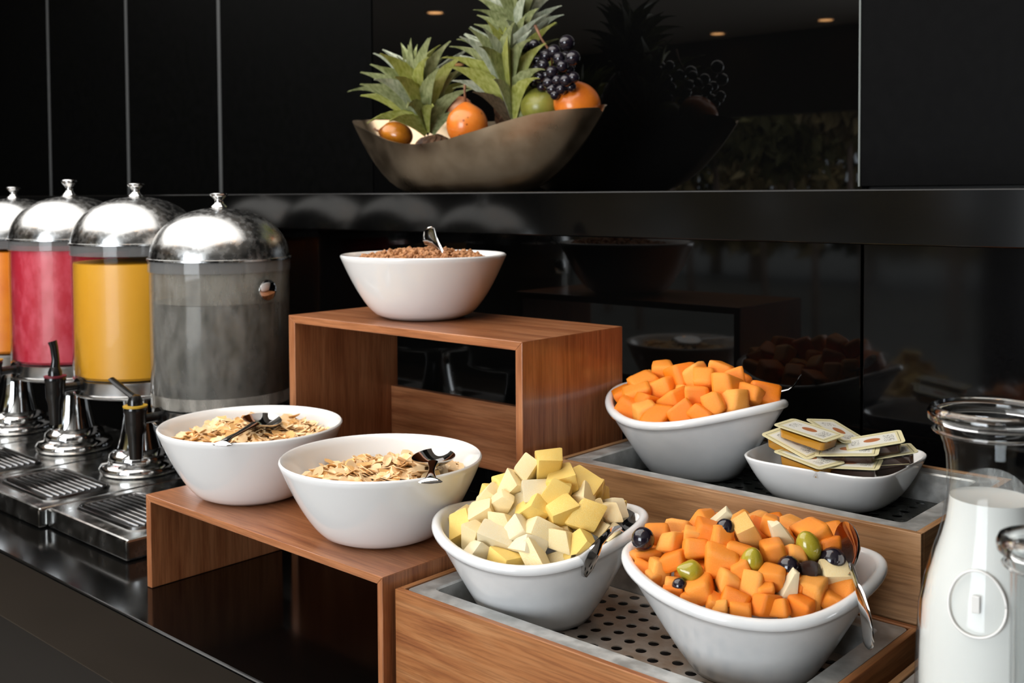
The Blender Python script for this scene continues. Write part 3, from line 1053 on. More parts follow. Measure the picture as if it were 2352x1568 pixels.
for p in scatter(md_m, 2000, .022, rng, ((.016, 1.0), (.034, .95))):
    deep = p.z < md_m.z(p.x, p.y) - .03
    if deep or all((p - c).length > .75 * s + .014 for c, s in used) and p.z < md_m.b.z + .130:
        me = rng.choice(PAP)
        place('papaya_cube', me, p, rng.uniform(.026, .031), (rng.uniform(-.5, .5), rng.uniform(-.5, .5), rng.uniform(0, 6.3)), TINT[me.materials[0].name] + ' papaya cube in the fruit salad bowl ' + where(p, B_MIX, .1), 'papaya cube', 'papaya cubes in the fruit salad')


# ------------------------------------------------------------------ cereals
def flake_mesh(seed, mat):
    rr = random.Random(seed)
    n = 9
    k1, k2, tw = rr.uniform(-9, 9), rr.uniform(4, 14) * rr.choice((-1, 1)), rr.uniform(-6, 6)
    rad = [rr.uniform(.72, 1.1) for _ in range(n)]
    def zz(x, y): return .18 * (k1 * .05 * x * x + k2 * .06 * y * y + tw * .05 * x * y)
    top, bot = [], []
    for q in (.5, 1.0):
        for k in range(n):
            a = 2 * PI * k / n
            x, y = q * rad[k] * math.cos(a), q * rad[k] * math.sin(a) * .8
            z = zz(x, y) + rr.uniform(-.06, .06)
            top.append((x, y, z + .03))
            bot.append((x, y, z - .03))
    vs = top + bot + [(0, 0, .05), (0, 0, -.02)]
    fs = []
    T = 2 * n
    for k in range(n):
        l = (k + 1) % n
        fs += [(k, l, 4 * n), (k, n + k, n + l, l), (T + l, T + k, 4 * n + 1), (T + k, T + l, T + n + l, T + n + k), (n + k, T + n + k, T + n + l, n + l)]
    return MB().add(vs, fs).mesh('corn_flake', mat, True, 50)


FLK = [flake_mesh(i, M['flake2'] if i % 4 == 0 else M['flake']) for i in range(10)]


def cornflakes(c, zrim, Rr, label, group, mh, off, seed, level=-.020):
    rr = random.Random(seed)
    r0 = Rr - .020
    def surf(x, y):
        q = math.hypot(x - off[0], y - off[1]) / r0
        return zrim + level + mh * max(0, 1 - q ** 1.6) + .0035 * math.sin(x * 90 + seed) * math.cos(y * 80)
    # heap body below the top flakes
    n = 40
    rings = []
    for i in range(1, 9):
        q = i / 8
        rings.append([(c[0] + q * r0 * math.cos(2 * PI * k / n), c[1] + q * r0 * math.sin(2 * PI * k / n), surf(q * r0 * math.cos(2 * PI * k / n), q * r0 * math.sin(2 * PI * k / n)) - .009) for k in range(n)])
    rings.append([(c[0] + .066 * math.cos(2 * PI * k / n), c[1] + .066 * math.sin(2 * PI * k / n), zrim - .080) for k in range(n)])
    hb = MB().loft(rings)
    for _ in range(420):
        a, q = rr.uniform(0, 2 * PI), math.sqrt(rr.random())
        x, y = q * (r0 - .003) * math.cos(a), q * (r0 - .003) * math.sin(a)
        src = rr.choice(FLK)
        e = Euler((rr.uniform(-.6, .6), rr.uniform(-.6, .6), rr.uniform(0, 6.3))).to_matrix() * rr.uniform(.008, .013)
        o_ = Vector((c[0] + x, c[1] + y, surf(x, y) - rr.uniform(.002, .008)))
        hb.add([o_ + e @ v.co for v in src.vertices], [tuple(f.vertices) for f in src.polygons])
    hp = hb.build('corn_flake_heap', M['flake'], None, smooth=False, kind='stuff')
    tag(hp, 'heap of packed ' + label.replace('corn flake', 'corn flakes'), 'corn flakes')
    pts = []
    for _ in range(3000):
        a, q = rr.uniform(0, 2 * PI), math.sqrt(rr.random())
        x, y = q * (r0 - .004) * math.cos(a), q * (r0 - .004) * math.sin(a)
        p = Vector((x, y, surf(x, y) - rr.uniform(0, .005)))
        if all((p - o_).length > .0088 for o_ in pts): pts.append(p)
        if len(pts) >= 150: break
    for p in pts:
        me = rr.choice(FLK)
        place('corn_flake', me, (c[0] + p.x, c[1] + p.y, p.z), rr.uniform(.0085, .0135), (rr.uniform(-.65, .65), rr.uniform(-.65, .65), rr.uniform(0, 6.3)), TINT[me.materials[0].name] + ' ' + label + ' ' + where(p, (0, 0, p.z), r0), 'corn flake', group)


cornflakes(C1, ZL + .1025, .127, 'corn flake in the bowl beside the water dispenser', 'corn flakes in the rear cereal bowl', .016, (-.02, .02), 3)
cornflakes(C2, ZL + .0995, .1245, 'corn flake in the front cereal bowl', 'corn flakes in the front cereal bowl', .024, (.02, .0), 5, -.026)

# granola: too fine to count
rr = random.Random(11)
mb = MB()
ico = [Vector(v).normalized() for v in ((0, 0, 1), (.9, 0, .3), (.2, .85, .3), (-.7, .5, .3), (-.7, -.5, .3), (.2, -.85, .3), (.7, .5, -.4), (-.3, .8, -.4), (-.9, 0, -.4), (-.3, -.8, -.4), (.7, -.5, -.4), (0, 0, -1))]
icf = [(0, 1, 2), (0, 2, 3), (0, 3, 4), (0, 4, 5), (0, 5, 1), (1, 6, 2), (2, 7, 3), (3, 8, 4), (4, 9, 5), (5, 10, 1), (6, 7, 2), (7, 8, 3), (8, 9, 4), (9, 10, 5), (10, 6, 1), (11, 7, 6), (11, 8, 7), (11, 9, 8), (11, 10, 9), (11, 6, 10)]
zr = ZU + .100
for _ in range(1500):
    a, q = rr.uniform(0, 2 * PI), math.sqrt(rr.random())
    x, y = q * .106 * math.cos(a), q * .106 * math.sin(a)
    hgt = .016 * max(0, 1 - (math.hypot(x + .02, y - .015) / .11) ** 2)
    p = Vector((CT[0] + x, CT[1] + y, zr - .014 + hgt + rr.uniform(-.005, .004)))
    s = rr.uniform(.0022, .0055) * (1.4 if rr.random() < .08 else 1)
    e = Euler((rr.uniform(0, 6), rr.uniform(0, 6), rr.uniform(0, 6))).to_matrix()
    mb.add([p + e @ Vector((v.x * s * rr.uniform(.9, 1.5), v.y * s, v.z * s * .8)) for v in ico], icf)
mb.lathe([(.062, zr - .080), (.112, zr - .020), (.09, zr - .016), (.05, zr - .008), (.001, zr - .004)], 32, (CT[0], CT[1], 0))
gr = mb.build('granola', M['granola'], None, smooth=False, kind='stuff')
tag(gr, 'toasted brown granola clusters filling the bowl on the tall riser', 'granola')


# ------------------------------------------------------------------ spoons
def rimp(c, Rr, ang, z): return Vector((c[0] + Rr * math.cos(ang), c[1] + Rr * math.sin(ang), z))


# rear cereal bowl: spoon bowl on the flakes, handle to the front rim
def cereal_spoon(bp, hp, zb, zh, up, label):
    b_, h_ = Vector(onz(*bp, zb)), Vector(onz(*hp, zh))
    v_ = (h_ - b_).normalized()
    out = Vector((h_.x - b_.x, h_.y - b_.y, 0)).normalized()
    spoon('serving_spoon', b_, h_, label, ew=.0135, bl=.034, bw=.026, updir=up, enddir=(out.x, out.y, .5),
          path=[b_ + v_ * .028, b_.lerp(h_, .52), b_.lerp(h_, .68), b_.lerp(h_, .84) + Vector((0, 0, .001)), h_, h_ + out * .0025 + Vector((0, 0, -.0008)), h_ + out * .0045 + Vector((0, 0, -.0028))], endk=.18)


cereal_spoon((604, 962), (514, 1014), ZL + .108, ZL + .1075, (.45, -.40, .8), 'steel spoon lying across the rear cornflake bowl')
cereal_spoon((996, 1046), (989, 1098), ZL + .108, ZL + .1070, (.50, -.55, .68), 'steel spoon in the front cornflake bowl with its handle towards the camera')
# granola spoon: handle sticks up
he = ony(988, 543, CT[1] + .02)
bc = ony(1026, 597, CT[1] - .01) + Vector((.004, .012, -.024))
spoon('serving_spoon', bc, he, 'steel spoon standing in the granola bowl', ew=.017, updir=(.15, -1.0, -.1))
# pineapple spoon
bc = Vector(onz(1432, 1195, B_PINE.z + .112))
he = Vector(onz(1330, 1300, B_PINE.z + .085))
mid = Vector(onz(1392, 1235, B_PINE.z + .116))
edge = Vector(onz(1365, 1262, B_PINE.z + .112))
v0 = (mid - bc).normalized()
spoon('serving_spoon', bc, edge, 'steel spoon hooked over the rim of the pineapple bowl', ew=.0135,
      path=[bc + v0 * .028 + Vector((0, 0, .001)), bc.lerp(mid, .75) + Vector((0, 0, .003)), mid + Vector((0, 0, .003)), mid.lerp(edge, .6) + Vector((0, 0, .002)), edge + Vector((0, 0, -.002)), edge.lerp(he, .5) + Vector((0, 0, -.003)), he], updir=(.55, -.45, .7), enddir=(.55, -.80, .25))
# fruit salad spoon
bc = Vector(onz(1940, 1262, B_MIX.z + .128))
edge = Vector(onz(1978, 1372, B_MIX.z + .107))
mid = bc.lerp(edge, .5) + Vector((0, 0, .002))
he = edge + Vector((.012, -.012, -.030))
v0 = (mid - bc).normalized()
spoon('serving_spoon', bc, edge, 'steel spoon hooked over the rim of the fruit salad bowl', ew=.012,
      path=[bc + v0 * .028 + Vector((0, 0, .001)), bc.lerp(mid, .8), mid, mid.lerp(edge, .6), edge, edge.lerp(he, .45) + Vector((.003, -.003, 0)), he], updir=(-.75, -.6, .35))
# papaya spoon
edge = Vector(onz(1812, 893, B_ORG.z + .118))
bc = edge + Vector((-.075, -.030, -.028))
he = edge + Vector((.010, .004, .012))
v0 = (edge - bc).normalized()
spoon('serving_spoon', bc, he, 'steel spoon buried in the papaya with its handle over the tip', ew=.0125,
      path=[bc + v0 * .028, bc.lerp(edge, .5), bc.lerp(edge, .7), bc.lerp(edge, .85), edge, edge + v0 * .008 + Vector((0, 0, .004)), he])


# ------------------------------------------------------------------ honey dish
DZ = FZ2 + .0008


def rsq(a, n=64, p=4.2, wob=0):
    out = []
    for k in range(n):
        th = 2 * PI * k / n
        c, s = math.cos(th), math.sin(th)
        r = a / (abs(c) ** p + abs(s) ** p) ** (1 / p)
        out.append((r * c, r * s))
    return out


dc = Vector((-.5905, 1.2480, DZ))
dish = empty('square_dish', dc, 'white square dish piled with honey portion packs', 'dish', rz=R(2))
rings = []
DH = .0555
for a, z in ((.050, .002), (.054, 0), (.060, .0006)):
    rings.append([(x, y, z) for x, y in rsq(a, p=3)])
for k in range(1, 10):
    q = k / 9
    rings.append([(x, y, .0006 + (DH - .003) * q) for x, y in rsq(.060 + (.0935 - .060) * q ** .55, p=3 + 1.6 * q)])
for a, z in ((.0935, DH - .001), (.0920, DH), (.0902, DH - .001)):
    rings.append([(x, y, z) for x, y in rsq(a, p=4.6)])
for k in range(8, -1, -1):
    q = k / 9
    rings.append([(x, y, .006 + (DH - .009) * q) for x, y in rsq(.055 + (.0935 - .060) * q ** .55, p=3 + 1.6 * q)])
MB().loft(rings).build('dish_shell', M['porcelain'], dish, smooth=True, angle=60)


def packet(loc, rot, liquid, label):
    t = empty('honey_packet', loc, label, 'honey packet')
    t.rotation_euler = rot
    t.scale = (1.15,) * 3
    W, D_ = .0315, .0205
    def rr_(w, d, rad, z, n=5):
        out = []
        for cx, cy, a0 in ((w - rad, d - rad, 0), (-w + rad, d - rad, 90), (-w + rad, -d + rad, 180), (w - rad, -d + rad, 270)):
            for k in range(n + 1):
                a = R(a0 + 90 * k / n)
                out.append((cx + rad * math.cos(a), cy + rad * math.sin(a), z))
        return out
    MB().loft([rr_(W, D_, .005, 0), rr_(W, D_, .005, .0007)]).build('printed_lid', M['foil'], t)
    MB().loft([rr_(W - .004, D_ - .004, .005, -.0002), rr_(W - .0055, D_ - .0055, .005, -.012), rr_(W - .008, D_ - .008, .005, -.014)]).build('blister_cup', M['cup'], t, smooth=True, angle=40)
    MB().loft([rr_(W - .0048, D_ - .0048, .005, -.0035), rr_(W - .0060, D_ - .0060, .005, -.0118), rr_(W - .0085, D_ - .0085, .005, -.0136)]).build('filling', M[liquid], t, smooth=True, angle=40)


for px, py, z, rot, liq, lab in [
    (1828, 1016, .2480, (.10, .26, R(-10)), 'honey', 'amber honey packet leaning on the left side of the square dish'),
    (1858, 988, .2640, (.02, .14, R(-4)), 'honey', 'topmost amber honey packet on the pile in the dish'),
    (1925, 990, .2560, (-.12, .22, R(-24)), 'honey', 'honey packet tucked behind the topmost one'),
    (2003, 1013, .2540, (.10, -.22, R(28)), 'syrup', 'dark syrup packet raised at the right of the pile'),
    (1948, 1032, .2460, (.12, -.10, R(18)), 'syrup', 'dark syrup packet at the front of the pile facing the camera'),
    (1858, 1050, .2370, (.03, .10, R(-14)), 'honey', 'lowest honey packet at the left inside the dish'),
    (1950, 1064, .2330, (.05, -.06, R(16)), 'syrup', 'lowest dark syrup packet at the front of the dish'),
    (2030, 1040, .2400, (.0, -.20, R(34)), 'syrup', 'dark syrup packet at the right rim of the dish'),
    (2015, 1058, .2290, (.0, -.08, R(36)), 'syrup', 'low dark syrup packet near the right corner of the dish')]:
    packet(onz(px, py, z), rot, liq, lab)


# ------------------------------------------------------------------ milk carafes
def carafe(cx, cy, z0, prof, level, label, seal=False, sealz=.16):
    t = empty('milk_carafe', (cx, cy, z0), label, 'carafe')
    P = prof
    outer = [(r, z) for r, z in P]
    inner = [(max(r - .0026, .002), z if i else .005) for i, (r, z) in enumerate(P)]
    MB().lathe(outer + inner[::-1], 56, cap0=True, cap1=True).build('glass_body', M['carafe'], t, smooth=True, angle=60)
    rr_, zr_ = P[-1]
    rim = [(rr_ - .0045, zr_ - .002), (rr_ - .004, zr_ + .004), (rr_ - .001, zr_ + .0065), (rr_ + .0025, zr_ + .0055), (rr_ + .0042, zr_ + .002), (rr_ + .0040, zr_ - .003), (rr_ + .0015, zr_ - .0055), (rr_ - .001, zr_ - .006)]
    MB().lathe(rim, 56, loop=True).build('rim', M['solid_glass'], t, smooth=True, angle=70)
    MB().lathe([(rr_ - .0008, zr_ - .0105), (rr_ + .0012, zr_ - .0115), (rr_ + .0002, zr_ - .013), (rr_ - .002, zr_ - .012)], 56, loop=True).build('neck_ring', M['solid_glass'], t, smooth=True)
    mp = [(max(.002, r - .0028), z) for r, z in P if z < level]
    a = next(i for i, (r, z) in enumerate(P) if z >= level)
    q = (level - P[a - 1][1]) / (P[a][1] - P[a - 1][1])
    rl = P[a - 1][0] + (P[a][0] - P[a - 1][0]) * q - .0028
    mp[0] = (mp[0][0], .0052)
    mp += [(rl, level), (rl - .002, level - .0008), (.001, level - .0008)]
    MB().lathe(mp, 56).build('milk', M['milk'], t, smooth=True, angle=50)
    if seal:
        film = []
        n = 20
        va = math.atan2(-cy, -cx) + PI
        rows = []
        for j in range(6):
            row = []
            for i in range(n):
                a_ = va + (i / (n - 1) - .5) * 2.3
                hh = .015 * math.sin(PI * i / (n - 1)) ** .7 * (j / 5)
                zz = level + hh
                rad = np.interp(zz, [z for r, z in P], [r for r, z in P]) - .0030
                row.append((rad * math.cos(a_), rad * math.sin(a_), zz))
            rows.append(row)
        MB().loft(rows, False, False, False).build('milk_film', M['milk_film'], t, smooth=True)
        # embossed round seal with a small bar, on the side towards the camera
        va = math.atan2(-cy, -cx) - .20
        zc = sealz
        rad = .0530
        pts = []
        for i in range(49):
            th = 2 * PI * i / 48
            a_ = va + .0225 * math.cos(th) / rad
            zz = zc + .0225 * math.sin(th)
            rb_ = np.interp(zz, [z for r, z in P], [r for r, z in P]) + .0002
            pts.append((rb_ * math.cos(a_), rb_ * math.sin(a_), zz))
        MB().tube(pts, .0010, 8).build('embossed_ring', M['milk_glass'], t, smooth=True)
        d_ = Vector((math.cos(va), math.sin(va), 0))
        s_ = Vector((-d_.y, d_.x, 0))
        rb_ = np.interp(zc, [z for r, z in P], [r for r, z in P])
        bm_ = MB()
        vs = []
        for zz in (-.0062, .0062):
            for u_, dd in ((-.0028, -.001), (.0028, -.001), (.0028, .0012), (-.0028, .0012)):
                vs.append(d_ * (rb_ + dd) + s_ * u_ + Vector((0, 0, zc + zz)))
        bm_.add(vs, [(0, 3, 2, 1), (4, 5, 6, 7), (0, 1, 5, 4), (1, 2, 6, 5), (2, 3, 7, 6), (3, 0, 4, 7)])
        bm_.build('embossed_bar', M['milk_glass'], t, bevel=.0006)
    return t


M['milk_glass'] = simple('embossed_glass_over_milk', (.80, .79, .76), .2)
CZ = FZ3 + .001
cpos = atd(2279, 948, .80)
Hc = cpos.z - CZ
prof = [(.046, 0), (.0500, .003), (.0520, .012), (.0525, .05), (.0528, .10)]
for y, r in ((1500, .0520), (1470, .0514), (1400, .0500), (1340, .0463), (1280, .0412), (1240, .0370), (1200, .0338), (1160, .0322), (1120, .0313), (1085, .0310), (1050, .0318), (1020, .0342), (985, .0378), (960, .0402)):
    prof.append((r, cpos.z - (y - 948) * .80 / F_PX - CZ))
prof.append((.0410, Hc - .002))
prof = [prof[0]] + [q for q in prof[1:] if q[1] > 0]
prof.sort(key=lambda q: q[1])
carafe(cpos.x, cpos.y, CZ, prof, cpos.z - (1143 - 948) * .80 / F_PX - CZ, 'tall glass carafe of milk with an embossed round seal at the right', True, Hc - (1393 - 948) * .80 / F_PX + .0145)
c2 = atd(2412, 1250, .66)
H2 = c2.z - CZ
pr2 = [(.034, 0), (.0385, .003), (.0405, .012), (.0405, .05), (.0375, .075), (.0300, .100), (.0235, .125), (.0215, .140), (.0225, H2 - .018), (.0255, H2 - .008), (.0262, H2 - .002)]
pr2 = [q for q in pr2 if q[1] <= H2 - .002]
carafe(c2.x, c2.y, CZ, pr2, min(.085, H2 * .6), 'smaller glass milk carafe cut off by the right edge of the picture')


# ------------------------------------------------------------------ drink dispensers
def dispenser(cx, cy, front, x0, x1, dz, liquid, level, label, tank_mat, knob_scale=1.0, tap_rot=0.0, ring='tap_yellow', lever='down', button=False, lid_dz=0.0, grp=None):
    zp = .0332
    t = empty('drink_dispenser', (cx, cy, 0.0005), label, 'drink dispenser', grp)
    # platform with rolled top and drip grate
    X0, X1, Y0, Y1 = x0 - cx, x1 - cx, front - cy, .15
    pl = boxpart('base_plate', M['steel'], t, X0, X1, Y0, Y1, 0, zp, .004)
    g0, g1, gy0, gy1 = X0 + .030, X1 - .030, Y0 + .028, Y0 + .150
    def rr_(e, z, rad):
        out = []
        for ccx, ccy, a0 in ((g1 - e - rad, gy1 - e - rad, 0), (g0 + e + rad, gy1 - e - rad, 90), (g0 + e + rad, gy0 + e + rad, 180), (g1 - e - rad, gy0 + e + rad, 270)):
            for k in range(6):
                a = R(a0 + 18 * k)
                out.append((ccx + rad * math.cos(a), ccy + rad * math.sin(a), z))
        return out
    gf = MB().loft([rr_(0, zp, .022), rr_(.0015, zp + .004, .021), rr_(.004, zp + .0045, .019), rr_(.007, zp + .003, .016), rr_(.008, zp + .0005, .015)], True, False, True).build('drip_grate', M['grate'], t, smooth=True, angle=50)
    nsl = 9
    for k in range(nsl):
        yy = gy0 + .016 + (gy1 - gy0 - .032) * k / (nsl - 1)
        MB().tube([(g0 + .014, yy, zp + .0022), (g1 - .014, yy, zp + .0022)], .0024, 8).build('slat', M['grate'], gf, smooth=True)
    # bell shaped pedestal
    zt = .1815 + dz
    k = (zt - zp) / .1485
    pp = [(.068, 0), (.0735, .004), (.0750, .012), (.0700, .019), (.0600, .0215), (.0575, .024), (.0585, .028), (.0560, .036), (.0480, .043), (.0455, .045), (.0415, .046), (.0380, .058), (.0325, .082), (.0290, .105), (.0285, .125), (.0310, .140), (.0360, .1485)]
    MB().lathe([(r, zp + z * k) for r, z in pp], 48).build('pedestal', M['chrome'], t, smooth=True, angle=50)
    # collar
    rt_ = .1150
    zc0, zc1 = zt, zt + .034
    MB().lathe([(.03, zc0), (rt_ * .86, zc0), (rt_ * .99, zc0 + .004), (rt_ + .002, zc0 + .0075), (rt_ + .002, zc0 + .010), (rt_, zc0 + .0115), (rt_ + .0006, zc1 - .003), (rt_ + .0018, zc1), (rt_ - .006, zc1 + .001)], 56).build('collar', M['collar'], t, smooth=True, angle=45)
    zl = .4635 + dz + lid_dz
    rr2 = .1165
    wl_ = .003
    MB().lathe([(rr2 - .004, zc1 + .0015), (rr2, zc1 + .005), (rr2, zl - .004), (rr2 - wl_, zl - .004), (rr2 - wl_, zc1 + .007), (rr2 - .008, zc1 + .004)], 64, loop=True).build('tank', M[tank_mat], t, smooth=True, angle=50)
    MB().lathe([(rr2 - .008, zc1 + .003), (rr2 - wl_ - .0006, zc1 + .008), (rr2 - wl_ - .0006, level - .001), (rr2 - wl_ - .003, level), (.001, level)], 64).build('drink', M[liquid], t, smooth=True, angle=40)
    if tank_mat == 'tank_fog':
        MB().lathe([(rr2 - wl_ - .0008, level + .001), (rr2 - wl_ - .0008, zl - .006)], 64, cap0=False, cap1=False).build('condensation', M['fog_film'], t, smooth=True)
        MB().lathe([(rr2 + .0004, zc1 + .004), (rr2 + .0007, zc1 + .024)], 64, cap0=False, cap1=False).build('frosted_foot', M['fog_film'], t, smooth=True)
    MB().lathe([(rr2 + .0008, zl - .022), (rr2 + .0022, zl - .021), (rr2 + .0022, zl - .003), (rr2 + .0008, zl - .002)], 64, loop=True).build('clear_band', M['band'], t, smooth=True, angle=40)
    # dome lid
    a, hh = .1180, .0835
    lp_ = [(a - .003, zl - .003), (a + .0022, zl - .0025), (a + .0022, zl + .0005), (a - .001, zl + .0015)]
    for i in range(1, 17):
        q = i / 16
        ang = q * PI / 2
        lp_.append((max(.002, (a - .0015) * math.cos(ang) ** .92), zl + .0015 + hh * math.sin(ang) ** 1.02))
    ld_ = MB().lathe(lp_, 64).build('lid', M['lid'], t, smooth=True, angle=45)
    zk = zl + hh - .001
    ks = knob_scale
    MB().lathe([(.0165, zk), (.0175, zk + .002 * ks), (.0140, zk + .0035 * ks), (.0135, zk + .005 * ks), (.0085, zk + .009 * ks), (.0070, zk + .013 * ks), (.0078, zk + .0165 * ks), (.0120, zk + .0205 * ks), (.0150, zk + .0235 * ks), (.0152, zk + .0262 * ks), (.0130, zk + .0278 * ks), (.002, zk + .0282 * ks)], 32).build('lid_knob', M['chrome'], ld_, smooth=True, angle=45)
    # tap on the front of the tank
    tz = zc1 - .004
    ty = -rt_ - .046
    tp = MB()
    tp.tube([(0, -rt_ + .006, tz - .004), (0, ty, tz - .004)], .0085, 16)
    tp.tube([(0, -rt_ + .002, tz - .004), (0, -rt_ - .006, tz - .004)], .0150, 20)
    tp.lathe([(.0175, .0155), (.0185, .011), (.0170, .006), (.0165, -.010), (.0160, -.022), (.0130, -.030), (.0110, -.060), (.0105, -.068), (.0075, -.068)], 24, (0, ty, tz + .002))
    tb = tp.build('tap', M['black_plastic'], t, smooth=True, angle=45)
    MB().lathe([(.0140, .0150), (.0190, .0158), (.0192, .0185), (.0130, .0192)], 24, (0, ty, tz + .002)).build('tap_ring', M[ring], tb, smooth=True, angle=40)
    lv = MB()
    lv.lathe([(.0120, .019), (.0118, .026), (.0085, .034), (.003, .036)], 20, (0, ty, tz + .002))
    if lever == 'down':
        lv.tube([(0, ty, tz + .032), (-.010, ty - .006, tz + .040), (-.026, ty - .016, tz + .054), (-.036, ty - .022, tz + .063)], [(.0085, .005), (.0080, .004), (.0095, .0035), (.0085, .0025)], 10)
    else:
        lv.tube([(0, ty, tz + .032), (.001, ty + .001, tz + .050), (.0, ty - .001, tz + .072), (-.002, ty - .003, tz + .082)], [(.0085, .0075), (.0070, .0062), (.0075, .006), (.0085, .007)], 10)
    lv.build('lever', M['black_plastic'], tb, smooth=True, angle=45)
    if button:
        # round chrome latch on the tank wall
        aa = R(4)
        c = Vector((rr2 * math.cos(aa), rr2 * math.sin(aa), zl - .050))
        n_ = Vector((math.cos(aa), math.sin(aa), 0))
        u_ = Vector((-n_.y, n_.x, 0))
        rings = []
        for rr3, h3 in ((.007, -.004), (.0075, .004), (.0165, .005), (.0178, .0075), (.0168, .0105), (.0120, .0122), (.001, .0128)):
            rings.append([c + n_ * h3 + u_ * (rr3 * math.cos(2 * PI * q / 28)) + Vector((0, 0, rr3 * math.sin(2 * PI * q / 28))) for q in range(28)])
        MB().loft(rings).build('latch_button', M['chrome'], t, smooth=True, angle=50)
    return t


DG = None
dispenser(-1.610, 1.035, .801, -1.772, -1.509, -.0175, 'water', .3730, 'dispenser of clear water with a round chrome button, nearest the wooden risers', 'tank_fog', 1.0, button=True)
dispenser(-1.880, 1.030, .788, -2.037, -1.774, .002, 'j_yellow', .4300, 'dispenser of yellow juice with a domed steel lid', 'tank', 1.0, ring='tap_red', lever='up')
dispenser(-2.150, 1.032, .786, -2.302, -2.039, .004, 'j_pink', .4560, 'dispenser of pink berry juice, third from the wooden risers', 'tank', 1.30)
dispenser(-2.420, 1.034, .786, -2.567, -2.304, .000, 'j_orange', .4350, 'dispenser of orange juice cut off at the left edge', 'tank', 1.0)

# ------------------------------------------------------------------ fruit bowl on the shelf
SZ = .5560
FBY = 1.565
left_t, right_t = ony(827, 276, FBY), ony(1384, 257, FBY)
FBC = Vector(((left_t.x + right_t.x) / 2, FBY, SZ))
FA = (right_t.x - left_t.x) / 2
FB_ = .125
fbowl = empty('metal_fruit_bowl', FBC, 'brushed champagne metal boat-shaped bowl of fruit on the black ledge', 'bowl')
front_px = [(827, 276), (847, 302), (883, 320), (921, 330), (968, 331), (1029, 319), (1103, 297), (1161, 278), (1220, 262), (1293, 251.5), (1352, 249.5), (1384, 257)]
prof_u, prof_z = [], []
for (px, py) in front_px:
    # find u so that the rim point projects here
    d = ray(px, py)
    lo_, hi_ = -1.0, 1.0
    Y = FBY
    for _ in range(30):
        u = (CAMP + d * (Y / d.y)).x
        u = max(-1, min(1, (u - FBC.x) / FA))
        Y = FBY - FB_ * math.sqrt(max(0, 1 - u * u)) * .9
    prof_u.append(u)
    prof_z.append((CAMP + d * (Y / d.y)).z - SZ)
order = np.argsort(prof_u)
PU, PZ = np.array(prof_u)[order], np.array(prof_z)[order]


def frim(th, infl=0.0):
    u = math.cos(th)
    s = math.sin(th)
    zf = float(np.interp(u, PU, PZ))
    zb = .150 + .022 * u * u
    if s <= 0:
        z = zf
    else:
        z = zf + (zb - zf) * min(1, s * 1.6)
    return Vector((FA * u * (1 - infl), FB_ * s * .9 * (1 - infl * 2), z))


n = 80
rings = []
bx, by, boff = .140, .045, Vector((-.012, 0, 0))
def fring(q, inward, zo):
    out = []
    for k in range(n):
        th = 2 * PI * k / n
        p = frim(th)
        b = Vector((bx * math.cos(th), by * math.sin(th), 0)) + boff
        qq = q ** .5
        xy = Vector((b.x + (p.x - b.x) * qq, b.y + (p.y - b.y) * qq, 0))
        dirv = Vector((p.x, p.y * 3, 0)).normalized()
        out.append(xy - dirv * inward + Vector((0, 0, zo + (p.z - zo) * q)))
    return out
for q in (0, .03, .08, .16, .28, .42, .58, .74, .88, .97, 1.0):
    rings.append(fring(q, 0, 0))
for q in (1.0, .97, .88, .74, .58, .42, .28, .16, .06):
    rings.append(fring(q, .0035, .004))
MB().loft(rings).build('bowl_shell', M['bowl_metal'], fbowl, smooth=True, angle=60)


# pineapples
def leaf_mesh(seed, mat):
    rr = random.Random(seed)
    nseg = 14
    rings = []
    curl = rr.uniform(.5, 1.5)
    for i in range(nseg + 1):
        s = i / nseg
        wv = (.5 + .62 * math.sin(PI * min(1, s * .9 + .12))) * (1 - s ** 3.2) + .02
        wv *= (1.06 if i % 2 else .96) * .72
        bendx = .25 * curl * s ** 2.8 + .05 * s
        zz = s - .10 * curl * s ** 4
        cc = .28 * wv
        rings.append([(bendx - cc * .8, -.105 * wv, zz), (bendx + .012 + cc * .10, 0, zz), (bendx - cc * .8, .105 * wv, zz), (bendx - .012 + cc * .04, 0, zz)])
    return MB().loft(rings).mesh('leaf', mat, True, 60)


LEAVES = {k: [leaf_mesh(60 + i, M[k]) for i in range(4)] for k in ('leaf', 'leaf2', 'leaf3', 'leaf_brown')}


